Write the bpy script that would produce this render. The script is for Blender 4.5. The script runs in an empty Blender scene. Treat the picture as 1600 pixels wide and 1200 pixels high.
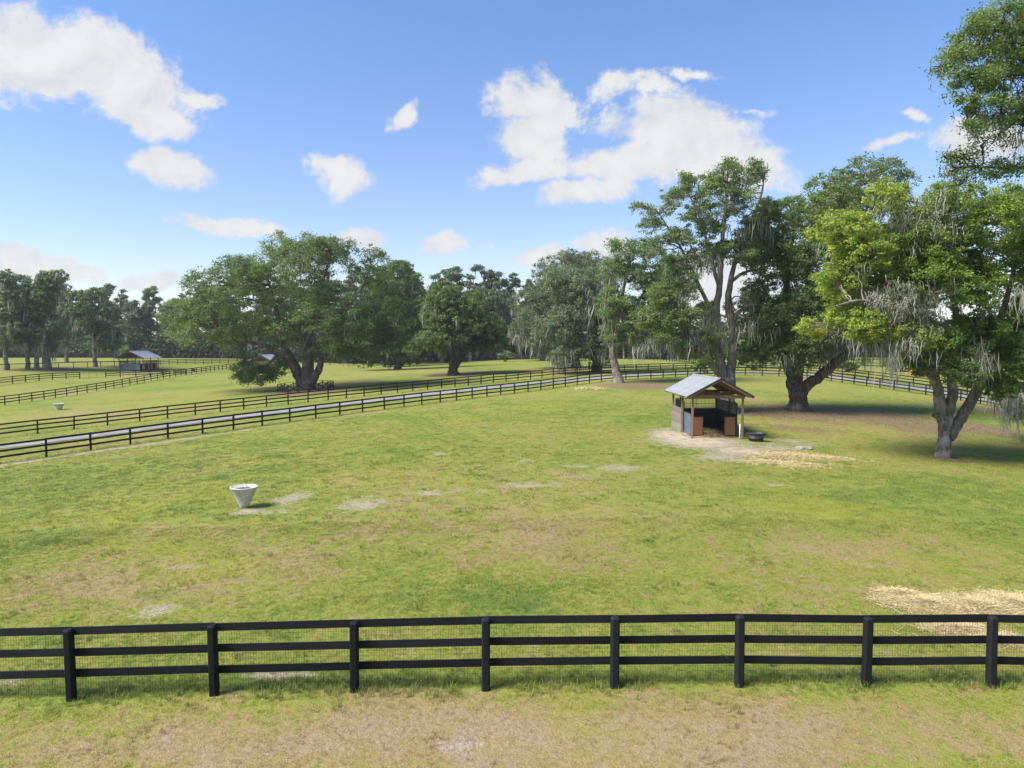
import bpy, math, random
import numpy as np
from mathutils import Vector, Matrix

rng = np.random.default_rng(11)
random.seed(11)
S = bpy.context.scene
COL = S.collection
R = math.radians

# ------------------------------------------------------------------ camera
CAM_H, FPX, PITCH = 6.7, 1100.0, 3.215
cam = bpy.data.cameras.new('camera')
cam.sensor_width = 36.0
cam.lens = 36.0 * FPX / 1600.0
cam.clip_start, cam.clip_end = 0.1, 6000
camo = bpy.data.objects.new('camera', cam)
COL.objects.link(camo)
camo.location = (0, 0, CAM_H)
camo.rotation_euler = (R(90 - PITCH), 0, 0)
S.camera = camo

# ------------------------------------------------------------------ light and exposure
SUN_EL, SUN_AZ = 50.0, -112.0            # azimuth clockwise from +Y (view direction): the sun stands left, a little behind
SKY_STRENGTH = 0.073
sd = Vector((math.sin(R(SUN_AZ)) * math.cos(R(SUN_EL)), math.cos(R(SUN_AZ)) * math.cos(R(SUN_EL)), math.sin(R(SUN_EL))))
sun = bpy.data.lights.new('sun', 'SUN')
sun.energy = 2.9
sun.angle = R(26)
sun.color = (1.0, 0.95, 0.86)
suno = bpy.data.objects.new('sun', sun)
COL.objects.link(suno)
suno.rotation_euler = sd.to_track_quat('Z', 'Y').to_euler()
suno.location = (-40, -20, 60)
S.view_settings.view_transform = 'Standard'
S.view_settings.look = 'None'
S.view_settings.exposure = 1.6
S.view_settings.gamma = 1.0
S.view_settings.use_curve_mapping = False
S.cycles.max_bounces = 10
S.cycles.diffuse_bounces = 6
S.cycles.transmission_bounces = 8
S.cycles.transparent_max_bounces = 4
S.cycles.use_denoising = True

_p = R(PITCH)
FWD = np.array([0, math.cos(_p), -math.sin(_p)])
UPV = np.array([0, math.sin(_p), math.cos(_p)])
RGT = np.array([1.0, 0, 0])


def ray(px, py):
    return (px - 800.0) / FPX * RGT + (600.0 - py) / FPX * UPV + FWD


def pt(px, py, Y):
    d = ray(px, py)
    return np.array([0, 0, CAM_H]) + d * (Y / d[1])


# ------------------------------------------------------------------ node helpers
class NT:
    def __init__(s, tree):
        s.t = tree
        s.n = tree.nodes
        s.l = tree.links

    def node(s, typ, **kw):
        n = s.n.new(typ)
        for k, v in kw.items():
            setattr(n, k, v)
        return n

    def put(s, sock, v):
        if isinstance(v, bpy.types.NodeSocket):
            s.l.new(v, sock)
        else:
            if isinstance(v, (tuple, list)) and len(v) == 3 and sock.type == 'RGBA':
                v = (*v, 1)
            sock.default_value = v

    def math(s, op, a, b=0.0, clamp=False):
        n = s.node('ShaderNodeMath', operation=op)
        n.use_clamp = clamp
        s.put(n.inputs[0], a)
        s.put(n.inputs[1], b)
        return n.outputs[0]

    def noise(s, vec, scale, detail=4.0, rough=0.55, dist=0.0):
        n = s.node('ShaderNodeTexNoise')
        if vec is not None:
            s.l.new(vec, n.inputs['Vector'])
        n.inputs['Scale'].default_value = scale
        n.inputs['Detail'].default_value = detail
        n.inputs['Roughness'].default_value = rough
        n.inputs['Distortion'].default_value = dist
        return n.outputs['Fac']

    def mix(s, f, a, b, blend='MIX'):
        n = s.node('ShaderNodeMix', data_type='RGBA', blend_type=blend)
        s.put(n.inputs[0], f)
        s.put(n.inputs[6], a)
        s.put(n.inputs[7], b)
        return n.outputs[2]

    def step(s, v, lo, hi):
        n = s.node('ShaderNodeMapRange', interpolation_type='SMOOTHSTEP')
        s.put(n.inputs[0], v)
        n.inputs[1].default_value = lo
        n.inputs[2].default_value = hi
        return n.outputs[0]

    def lin(s, v, lo, hi, a, b):
        n = s.node('ShaderNodeMapRange')
        s.put(n.inputs[0], v)
        n.inputs[1].default_value = lo
        n.inputs[2].default_value = hi
        n.inputs[3].default_value = a
        n.inputs[4].default_value = b
        return n.outputs[0]

    def attr(s, name):
        n = s.node('ShaderNodeAttribute')
        n.attribute_name = name
        return n.outputs['Fac']


# ------------------------------------------------------------------ world: sky with fair-weather clouds
W = bpy.data.worlds.new('World')
S.world = W
W.use_nodes = True
w = NT(W.node_tree)
w.n.clear()
out = w.node('ShaderNodeOutputWorld')
bg = w.node('ShaderNodeBackground')
w.l.new(bg.outputs[0], out.inputs[0])
bg.inputs[1].default_value = SKY_STRENGTH
sky = w.node('ShaderNodeTexSky', sky_type='NISHITA')
sky.sun_disc = False
sky.sun_elevation = R(SUN_EL)
sky.sun_rotation = R(SUN_AZ)
sky.altitude = 0
sky.air_density = 1.0
sky.dust_density = 0.3
sky.ozone_density = 1.6
tc = w.node('ShaderNodeTexCoord')
sp = w.node('ShaderNodeSeparateXYZ')
w.l.new(tc.outputs['Generated'], sp.inputs[0])
ay = w.math('MAXIMUM', w.math('ABSOLUTE', sp.outputs[1]), 0.02)
u = w.math('DIVIDE', sp.outputs[0], ay)
v = w.math('DIVIDE', sp.outputs[2], ay)
cb = w.node('ShaderNodeCombineXYZ')
w.l.new(u, cb.inputs[0])
w.l.new(v, cb.inputs[1])
w.l.new(w.math('SIGN', sp.outputs[1]), cb.inputs[2])
# puffed edges: the plane is warped by two octaves of noise before the cloud shapes are looked up
wn = w.node('ShaderNodeTexNoise')
wn.inputs['Scale'].default_value = 7.0
wn.inputs['Detail'].default_value = 5.0
wn.inputs['Roughness'].default_value = 0.6
w.l.new(cb.outputs[0], wn.inputs['Vector'])
vs = w.node('ShaderNodeVectorMath', operation='SUBTRACT')
w.l.new(wn.outputs['Color'], vs.inputs[0])
vs.inputs[1].default_value = (0.5, 0.5, 0.5)
vm = w.node('ShaderNodeVectorMath', operation='MULTIPLY')
w.l.new(vs.outputs[0], vm.inputs[0])
vm.inputs[1].default_value = (0.10, 0.075, 0.0)
va = w.node('ShaderNodeVectorMath', operation='ADD')
w.l.new(cb.outputs[0], va.inputs[0])
w.l.new(vm.outputs[0], va.inputs[1])
flat = w.node('ShaderNodeVectorMath', operation='MULTIPLY')
w.l.new(va.outputs[0], flat.inputs[0])
flat.inputs[1].default_value = (1, 1, 0)
CLOUDS = [  # px, py, half width, half height, tilt (deg, clockwise in the picture), strength
    (70, 85, 150, 75, 8, 1), (190, 120, 140, 60, 22, 1), (225, 178, 90, 34, 18, 1), (300, 150, 50, 16, 8, .75),
    (268, 266, 72, 26, 12, 1), (508, 270, 48, 31, 18, 1), (640, 180, 36, 19, -38, 1),
    (345, 346, 110, 17, 3, 1.0), (60, 420, 120, 22, 8, .95), (20, 408, 45, 26, 0, .95), (245, 440, 55, 16, 0, .7),
    (565, 367, 44, 19, 5, .95), (690, 373, 46, 18, -5, 1),
    (842, 160, 78, 52, 15, 1), (832, 215, 60, 48, -10, 1), (800, 268, 75, 22, -6, .85), (975, 130, 75, 24, 0, .75),
    (1075, 112, 55, 9, 4, .55), (1060, 205, 130, 52, 6, 1), (1130, 250, 130, 42, 10, 1), (990, 255, 120, 42, 0, .95),
    (930, 300, 100, 22, 0, .95), (1180, 180, 60, 12, 6, .5),
    (840, 402, 50, 22, -3, .95), (935, 390, 70, 18, -6, .8), (1400, 220, 50, 10, -15, .5), (1530, 215, 75, 42, 0, .8),
    (1110, 440, 130, 45, 0, .75), (770, 385, 25, 8, 0, .4), (1420, 178, 25, 8, 20, .4),
]
acc = None
for (px, py, a, b, tilt, st) in CLOUDS:
    d = ray(px, py)
    m = w.node('ShaderNodeMapping', vector_type='TEXTURE')
    w.l.new(flat.outputs[0], m.inputs['Vector'])
    m.inputs['Location'].default_value = (d[0] / d[1], d[2] / d[1], 0)
    m.inputs['Rotation'].default_value = (0, 0, R(-tilt))
    m.inputs['Scale'].default_value = (a * 1.16 / FPX, b * 1.16 / FPX, 1)
    ln = w.node('ShaderNodeVectorMath', operation='LENGTH')
    w.l.new(m.outputs[0], ln.inputs[0])
    q = w.math('MULTIPLY', w.math('SUBTRACT', 1.0, ln.outputs['Value']), st)
    acc = q if acc is None else w.math('MAXIMUM', acc, q)
# the same kind of cloud scattered over the rest of the dome, at the sides and overhead
n3 = w.noise(tc.outputs['Generated'], 3.2, 5.0, 0.55)
side = w.step(w.math('MAXIMUM', w.math('ABSOLUTE', u), v), 0.85, 1.2)
gen = w.math('MULTIPLY', w.lin(n3, 0.5, 0.72, -0.4, 0.8), side)
gen = w.math('SUBTRACT', gen, w.math('MULTIPLY', w.math('SUBTRACT', 1.0, side), 1.0))
acc = w.math('MAXIMUM', acc, gen)
f1 = w.noise(cb.outputs[0], 8.0, 10.0, 0.66, 0.4)
f2 = w.noise(cb.outputs[0], 34.0, 6.0, 0.65)
dens = w.math('ADD', acc, w.math('ADD', w.math('MULTIPLY', w.math('SUBTRACT', f1, 0.5), 1.75),
                                 w.math('MULTIPLY', w.math('SUBTRACT', f2, 0.5), 0.8)))
alpha = w.step(dens, 0.02, 0.46)
alpha = w.math('MULTIPLY', alpha, w.step(v, -0.01, 0.03))
sh = w.node('ShaderNodeVectorMath', operation='ADD')        # billows are brighter on the side that faces the sun
w.l.new(cb.outputs[0], sh.inputs[0])
sh.inputs[1].default_value = (-0.012, 0.022, 0.0)
f1b = w.noise(sh.outputs[0], 8.0, 6.0, 0.6, 0.4)
body = w.math('ADD', w.lin(dens, 0.1, 1.0, 0.35, 0.85), w.math('MULTIPLY', w.math('SUBTRACT', f1, f1b), 3.6), clamp=True)
ccol = w.mix(body, (3.25, 3.36, 3.52), (3.98, 3.94, 3.9))
hs = w.node('ShaderNodeHueSaturation')
w.l.new(sky.outputs[0], hs.inputs['Color'])
hs.inputs['Saturation'].default_value = 1.0
hs.inputs['Value'].default_value = 1.0
tint = w.mix(w.lin(v, 0.02, 0.55, 0.0, 1.0), (0.86, 0.77, 0.82), (0.62, 0.80, 1.03))
blue = w.mix(1.0, hs.outputs[0], tint, 'MULTIPLY')
w.l.new(w.mix(w.math('MULTIPLY', alpha, 0.96), blue, ccol), bg.inputs[0])
# ------------------------------------------------------------------ terrain
TC = [0.556, -0.567, -4.373, 0.81, 1.207, -0.819, 1.97, 0.086, -0.277]


def softmin(a, b, k):
    return b - k * np.logaddexp(0, (b - a) / k)


def softmax(a, b, k):
    return b + k * np.logaddexp(0, (a - b) / k)


def terrain(x, y):
    x = softmax(softmin(np.asarray(x, float), 70.0, 8.0), -105.0, 8.0)
    y = softmax(softmin(np.asarray(y, float), 180.0, 8.0), 4.0, 3.0)
    X = x / 60
    Y = (y - 13.6) / 60
    c = TC
    z = (c[0] * X + c[1] * Y + c[2] * X * X + c[3] * X * Y + c[4] * Y * Y + c[5] * X ** 3 + c[6] * X * X * Y
         + c[7] * X * Y * Y + c[8] * Y ** 3)
    return softmax(softmin(z, 1.9, 0.35), -3.0, 0.4)


_DS = np.exp(np.linspace(math.log(6), math.log(420), 700))


def at(px, py):
    """the ground point seen at a pixel of the photograph"""
    d = ray(px, py)
    d = d / d[1]
    g = CAM_H + d[2] * _DS - terrain(d[0] * _DS, _DS)
    s = np.where((g[:-1] > 0) & (g[1:] <= 0))[0]
    if len(s) == 0:
        D = _DS[-1]
    else:
        i = s[0]
        t = g[i] / (g[i] - g[i + 1])
        D = _DS[i] * (1 - t) + _DS[i + 1] * t
    return np.array([d[0] * D, D, float(terrain(d[0] * D, D))])


def smooth(a, k=2, it=2):
    a = np.array(a, float)
    for _ in range(it):
        b = np.pad(a, k, mode='reflect', reflect_type='odd')
        a = np.array([b[i:i + 2 * k + 1].mean() for i in range(len(a))])
    return a


def path(pixels, k=2, it=3):
    """ground positions of pixels along one line (a fence, a road); only the distance is evened out"""
    P = np.array([at(*p) for p in pixels])
    D = smooth(P[:, 1], k, it) if len(P) > 2 * k else P[:, 1]
    X = np.array([ray(*p)[0] / ray(*p)[1] for p in pixels]) * D
    return np.stack([X, D], 1)


# ------------------------------------------------------------------ object helpers
def tag(o, label=None, cat=None, group=None, kind=None):
    if label:
        o['label'] = label
    if cat:
        o['category'] = cat
    if group:
        o['group'] = group
    if kind:
        o['kind'] = kind
    return o


def empty(name, loc, rz=0.0):
    o = bpy.data.objects.new(name, None)
    COL.objects.link(o)
    o.location = loc
    o.rotation_euler = (0, 0, rz)
    o.empty_display_size = 0.3
    return o


def mesh_np(name, V, F, mat=None, smooth_=False, attrs=None):
    """V (n,3); F: list of int arrays, each (m,k) faces of k corners; attrs {name: per-face floats}"""
    me = bpy.data.meshes.new(name)
    V = np.asarray(V, np.float32)
    F = [np.asarray(f, np.int32) for f in (F if isinstance(F, (list, tuple)) else [F]) if len(f)]
    nl = sum(f.size for f in F)
    nf = sum(len(f) for f in F)
    me.vertices.add(len(V))
    me.vertices.foreach_set('co', V.ravel())
    me.loops.add(nl)
    me.loops.foreach_set('vertex_index', np.concatenate([f.ravel() for f in F]))
    me.polygons.add(nf)
    tot = np.concatenate([np.full(len(f), f.shape[1], np.int32) for f in F])
    me.polygons.foreach_set('loop_start', np.concatenate([[0], np.cumsum(tot)[:-1]]).astype(np.int32))
    if attrs:
        for k, a in attrs.items():
            at_ = me.attributes.new(k, 'FLOAT', 'POINT' if len(a) == len(V) and len(a) != nf else 'FACE')
            at_.data.foreach_set('value', np.asarray(a, np.float32))
    me.update(calc_edges=True)
    me.polygons.foreach_set('use_smooth', np.full(nf, smooth_, bool))
    if mat:
        me.materials.append(mat)
    return me


def obj(name, me, parent=None, loc=None, rot=None, scale=None):
    o = bpy.data.objects.new(name, me)
    COL.objects.link(o)
    if parent is not None:
        o.parent = parent
    if loc is not None:
        o.location = loc
    if rot is not None:
        o.rotation_euler = rot
    if scale is not None:
        o.scale = scale
    return o


class MB:
    """collects boxes, tubes and loose polygons and links them as one mesh object"""

    def __init__(s):
        s.v = []
        s.f = {}
        s.n = 0

    def add(s, V, F):
        V = np.asarray(V, float)
        s.v.append(V)
        for f in F:
            s.f.setdefault(len(f), []).append([i + s.n for i in f])
        s.n += len(V)

    def box(s, lo, hi, M=None, ch=0.0):
        lo, hi = np.array(lo, float), np.array(hi, float)
        if ch > 0:
            V = []
            for zi, zz in ((0, lo[2]), (1, hi[2])):
                for (sx, sy) in ((0, 0), (1, 0), (1, 1), (0, 1)):
                    cx, cy = (lo[0], hi[0])[sx], (lo[1], hi[1])[sy]
                    dx, dy = (ch, -ch)[sx], (ch, -ch)[sy]
                    pts = [(cx + dx, cy), (cx, cy + dy)]
                    if (sx + sy) % 2 == 0:
                        pts = [pts[1], pts[0]]
                    V += [(p[0], p[1], zz) for p in pts]
            F = [list(range(7, -1, -1)), list(range(8, 16))] + [[i, (i + 1) % 8, 8 + (i + 1) % 8, 8 + i] for i in range(8)]
        else:
            V = [(lo[0], lo[1], lo[2]), (hi[0], lo[1], lo[2]), (hi[0], hi[1], lo[2]), (lo[0], hi[1], lo[2]),
                 (lo[0], lo[1], hi[2]), (hi[0], lo[1], hi[2]), (hi[0], hi[1], hi[2]), (lo[0], hi[1], hi[2])]
            F = [[3, 2, 1, 0], [4, 5, 6, 7], [0, 1, 5, 4], [1, 2, 6, 5], [2, 3, 7, 6], [3, 0, 4, 7]]
        V = np.array(V)
        if M is not None:
            V = np.array([tuple(M @ Vector(p)) for p in V])
        s.add(V, F)
        return s

    def bar(s, a, b, wd, ht, up=(0, 0, 1)):
        a, b = Vector(a), Vector(b)
        d = b - a
        L = d.length
        x = d.normalized()
        y = Vector(up).cross(x)
        if y.length < 1e-4:
            y = Vector((0, 1, 0))
        y.normalize()
        z = x.cross(y)
        M = Matrix((x, y, z)).transposed().to_4x4()
        M.translation = a
        return s.box((0, -wd / 2, -ht / 2), (L, wd / 2, ht / 2), M)

    def tube(s, P, rad, n=6, cap=True):
        V, F = tube_np(np.asarray(P, float), np.asarray(rad, float), n)
        s.add(V, F.tolist())
        if cap:
            k = len(V)
            s.f.setdefault(n, []).append([s.n - n + i for i in range(n)])
            s.f[n].append([s.n - k + i for i in range(n - 1, -1, -1)])
        return s

    def build(s, name, mat, parent=None, smooth_=False, **kw):
        V = np.concatenate(s.v)
        me = mesh_np(name, V, [np.array(f) for f in s.f.values()], mat, smooth_)
        return obj(name, me, parent, **kw)


def tube_np(P, rad, n=6, flute=None):
    """a swept tube; flute(theta, i) -> radius factor"""
    P = np.asarray(P, float)
    m = len(P)
    T = np.gradient(P, axis=0)
    T /= np.linalg.norm(T, axis=1)[:, None] + 1e-9
    N = np.zeros_like(P)
    a = np.array([1.0, 0, 0]) if abs(T[0, 0]) < 0.8 else np.array([0, 1.0, 0])
    for i in range(m):
        a = a - T[i] * a.dot(T[i])
        a /= np.linalg.norm(a) + 1e-9
        N[i] = a
    Bn = np.cross(T, N)
    th = np.linspace(0, 2 * np.pi, n, endpoint=False)
    r = np.asarray(rad, float)[:, None] * np.ones((1, n))
    if flute is not None:
        r = r * flute(th[None, :], np.arange(m)[:, None])
    V = P[:, None, :] + r[..., None] * (np.cos(th)[None, :, None] * N[:, None, :] + np.sin(th)[None, :, None] * Bn[:, None, :])
    i = np.arange(m - 1)[:, None] * n
    j = np.arange(n)[None, :]
    k = (j + 1) % n
    F = np.stack([i + j, i + k, i + n + k, i + n + j], -1).reshape(-1, 4)
    return V.reshape(-1, 3), F


def lathe(prof, n=32, sx=1.0, sy=1.0):
    """prof: (radius, z) pairs from inside to outside; returns V, quads"""
    th = np.linspace(0, 2 * np.pi, n, endpoint=False)
    V = np.array([[(r * math.cos(t) * sx, r * math.sin(t) * sy, z) for t in th] for r, z in prof]).reshape(-1, 3)
    m = len(prof)
    i = np.arange(m - 1)[:, None] * n
    j = np.arange(n)[None, :]
    k = (j + 1) % n
    F = np.stack([i + j, i + k, i + n + k, i + n + j], -1).reshape(-1, 4)
    return V, F


def children(o):
    return [c for c in COL.objects if c.parent is o]


# ------------------------------------------------------------------ materials
MAT = {}


def mat(name):
    m = bpy.data.materials.new(name)
    m.use_nodes = True
    t = NT(m.node_tree)
    t.n.clear()
    o = t.node('ShaderNodeOutputMaterial')
    b = t.node('ShaderNodeBsdfPrincipled')
    t.l.new(b.outputs[0], o.inputs[0])
    MAT[name] = m
    return m, t, b, o


def P_(t):
    return t.node('ShaderNodeNewGeometry').outputs['Position']


def O_(t):
    return t.node('ShaderNodeTexCoord').outputs['Object']


def bump(t, b, h, dist=0.01, st=0.6):
    n = t.node('ShaderNodeBump')
    t.put(n.inputs['Height'], h)
    n.inputs['Distance'].default_value = dist
    n.inputs['Strength'].default_value = st
    t.l.new(n.outputs[0], b.inputs['Normal'])


def simple(name, c1, c2, scale=6.0, rough=0.7, metal=0.0, stretch=None, bumpd=0.0, rnd=0.0, spec=0.5):
    m, t, b, o = mat(name)
    vec = O_(t)
    if stretch:
        mp = t.node('ShaderNodeMapping')
        t.l.new(vec, mp.inputs[0])
        mp.inputs['Scale'].default_value = stretch
        vec = mp.outputs[0]
    f = t.noise(vec, scale, 6, 0.6)
    f = t.step(f, 0.3, 0.7)
    c = t.mix(f, c1, c2)
    if rnd:
        oi = t.node('ShaderNodeObjectInfo')
        c = t.mix(t.lin(oi.outputs['Random'], 0, 1, 0, rnd), c, tuple(min(1, x * 1.9 + .02) for x in c2))
    t.l.new(c, b.inputs['Base Color'])
    b.inputs['Roughness'].default_value = rough
    b.inputs['Metallic'].default_value = metal
    b.inputs['Specular IOR Level'].default_value = spec
    if bumpd:
        bump(t, b, f, bumpd)
    return m


simple('black_paint', (0.0035, 0.004, 0.0055), (0.0085, 0.009, 0.0105), 5, 0.7, rnd=0.25, stretch=(0.6, 6, 6), bumpd=0.004, spec=0.18)
m = MAT['black_paint']
t = NT(m.node_tree)
b = [x for x in t.n if x.type == 'BSDF_PRINCIPLED'][0]
old = b.inputs['Base Color'].links[0].from_socket
w1 = t.noise(P_(t), 2.2, 6, 0.7, 0.5)
w2 = t.noise(P_(t), 26, 5, 0.75)
wear = t.math('MULTIPLY', t.step(w1, 0.56, 0.72), t.step(w2, 0.5, 0.66))
t.l.new(t.mix(t.math('MULTIPLY', wear, 0.8), old, (0.085, 0.08, 0.075)), b.inputs['Base Color'])
simple('black_steel', (0.008, 0.009, 0.012), (0.015, 0.016, 0.02), 9, 0.5)
simple('wire', (0.03, 0.03, 0.028), (0.06, 0.058, 0.05), 9, 0.6, 0.2)
simple('stall_board', (0.006, 0.009, 0.014), (0.012, 0.017, 0.024), 5, 0.6, rnd=0.2)
simple('blue_steel', (0.055, 0.075, 0.098), (0.09, 0.112, 0.135), 3, 0.65, 0.0, rnd=0.2)
simple('raw_timber', (0.13, 0.083, 0.052), (0.22, 0.15, 0.10), 5, 0.8, stretch=(7, 7, 0.7), bumpd=0.004, rnd=0.2)
simple('beam_timber', (0.115, 0.068, 0.042), (0.19, 0.118, 0.074), 5, 0.8, stretch=(0.7, 5, 7), bumpd=0.004, rnd=0.2)
simple('grey_plank', (0.10, 0.078, 0.060), (0.215, 0.18, 0.145), 4, 0.85, stretch=(5, 0.8, 8), bumpd=0.005, rnd=0.35)
simple('door_timber', (0.19, 0.072, 0.022), (0.29, 0.125, 0.042), 5, 0.55, stretch=(8, 8, 0.6), bumpd=0.003, rnd=0.15)
simple('zinc', (0.25, 0.26, 0.275), (0.33, 0.34, 0.355), 2.5, 0.45, 0.35, stretch=(1, .35, 1), rnd=0.12)
simple('zinc_trim', (0.42, 0.43, 0.45), (0.55, 0.56, 0.58), 5, 0.45, 0.6)
simple('concrete', (0.38, 0.365, 0.33), (0.58, 0.555, 0.51), 5, 0.85, bumpd=0.006, stretch=(2.5, 2.5, .7))
simple('pvc', (0.62, 0.62, 0.58), (0.72, 0.72, 0.69), 6, 0.4)
simple('rubber', (0.018, 0.020, 0.025), (0.042, 0.044, 0.05), 5, 0.55, bumpd=0.003)
simple('rock', (0.17, 0.165, 0.15), (0.28, 0.265, 0.24), 6, 0.9, bumpd=0.02)
simple('sheet_white', (0.7, 0.7, 0.68), (0.8, 0.8, 0.78), 3, 0.5)
simple('shed_wall', (0.20, 0.19, 0.17), (0.30, 0.28, 0.25), 3, 0.8)
simple('rust_wood', (0.28, 0.10, 0.04), (0.40, 0.17, 0.07), 4, 0.7)

m, t, b, o = mat('water')
b.inputs['Base Color'].default_value = (0.03, 0.04, 0.035, 1)
b.inputs['Roughness'].default_value = 0.06
bump(t, b, t.noise(O_(t), 9, 3), 0.01, 0.15)

# straw
m, t, b, o = mat('straw')
oi = t.attr('tint')
c = t.mix(oi, (0.36, 0.265, 0.115), (0.60, 0.485, 0.26))
t.l.new(c, b.inputs['Base Color'])
b.inputs['Roughness'].default_value = 0.75

# bark
def bark(name, c1, c2, c3):
    m, t, b, o = mat(name)
    mp = t.node('ShaderNodeMapping')
    t.l.new(P_(t), mp.inputs[0])
    mp.inputs['Scale'].default_value = (1, 1, 0.22)
    f = t.noise(mp.outputs[0], 7, 8, 0.65, 0.4)
    g = t.noise(P_(t), 1.1, 4, 0.6)
    c = t.mix(t.step(f, 0.38, 0.62), c1, c2)
    c = t.mix(t.step(g, 0.5, 0.68), c, c3)
    t.l.new(c, b.inputs['Base Color'])
    b.inputs['Roughness'].default_value = 0.92
    b.inputs['Specular IOR Level'].default_value = 0.2
    bump(t, b, f, 0.09, 0.9)
    return m


bark('bark_brown', (0.045, 0.034, 0.026), (0.135, 0.108, 0.085), (0.19, 0.165, 0.14))
bark('bark_grey', (0.085, 0.072, 0.058), (0.22, 0.19, 0.155), (0.30, 0.27, 0.235))
bark('bark_dark', (0.028, 0.022, 0.018), (0.08, 0.064, 0.052), (0.12, 0.10, 0.085))


def leaf(name, stops, trans=0.38, hue_noise=0.25):
    m, t, b, o = mat(name)
    ti = t.attr('tint')
    cr = t.node('ShaderNodeValToRGB')
    t.l.new(ti, cr.inputs[0])
    e = cr.color_ramp.elements
    e[0].position, e[0].color = stops[0][0], (*stops[0][1], 1)
    e[1].position, e[1].color = stops[-1][0], (*stops[-1][1], 1)
    for p, c in stops[1:-1]:
        k = e.new(p)
        k.color = (*c, 1)
    c = cr.outputs[0]
    oi = t.node('ShaderNodeObjectInfo')
    hsn = t.node('ShaderNodeHueSaturation')
    t.l.new(c, hsn.inputs['Color'])
    t.put(hsn.inputs['Value'], t.lin(oi.outputs['Random'], 0, 1, 1 - hue_noise, 1 + hue_noise))
    c = hsn.outputs[0]
    t.l.new(c, b.inputs['Base Color'])
    b.inputs['Roughness'].default_value = 0.55
    b.inputs['Specular IOR Level'].default_value = 0.3
    tr = t.node('ShaderNodeBsdfTranslucent')
    t.l.new(t.mix(0.5, t.mix(1.0, c, (1.5, 1.5, 1.3), 'MULTIPLY'), (0.17, 0.25, 0.04)), tr.inputs[0])
    ms = t.node('ShaderNodeMixShader')
    ms.inputs[0].default_value = trans
    t.l.new(b.outputs[0], ms.inputs[1])
    t.l.new(tr.outputs[0], ms.inputs[2])
    t.l.new(ms.outputs[0], o.inputs[0])
    return m


leaf('leaf_oak', [(0, (0.0582, 0.1008, 0.0291)), (0.5, (0.1254, 0.1882, 0.0515)), (1, (0.2296, 0.2856, 0.0840))], 0.40, hue_noise=0.06)
leaf('leaf_grey', [(0, (0.0858, 0.1210, 0.0594)), (0.5, (0.1540, 0.1980, 0.1012)), (1, (0.2475, 0.2860, 0.1595))], 0.38, hue_noise=0.06)
leaf('leaf_lime', [(0, (0.0540, 0.1080, 0.0238)), (0.35, (0.1188, 0.2052, 0.0367)), (0.7, (0.2430, 0.3348, 0.0486)), (1, (0.4050, 0.4320, 0.0756))], 0.45, hue_noise=0.03)
leaf('leaf_far', [(0, (0.0470, 0.0829, 0.0314)), (0.5, (0.0952, 0.1478, 0.0560)), (1, (0.1792, 0.2184, 0.1008))], 0.32, hue_noise=0.32)
leaf('leaf_shaded', [(0, (0.018, 0.034, 0.012)), (0.5, (0.034, 0.058, 0.020)), (1, (0.065, 0.090, 0.032))], 0.2, hue_noise=0.0)  # undergrowth greens, with the shade inside the woods put into the colour
leaf('leaf_fresh', [(0, (0.0720, 0.1320, 0.0216)), (0.5, (0.1440, 0.2280, 0.0336)), (1, (0.2400, 0.3120, 0.0540))], 0.35, hue_noise=0.1)
leaf('moss', [(0, (0.15, 0.145, 0.115)), (0.5, (0.26, 0.25, 0.21)), (1, (0.42, 0.405, 0.35))], 0.2, hue_noise=0.08)
leaf('fallen_leaf', [(0, (0.13, 0.075, 0.035)), (0.5, (0.22, 0.14, 0.07)), (1, (0.34, 0.25, 0.14))], 0.1, hue_noise=0.0)


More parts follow.
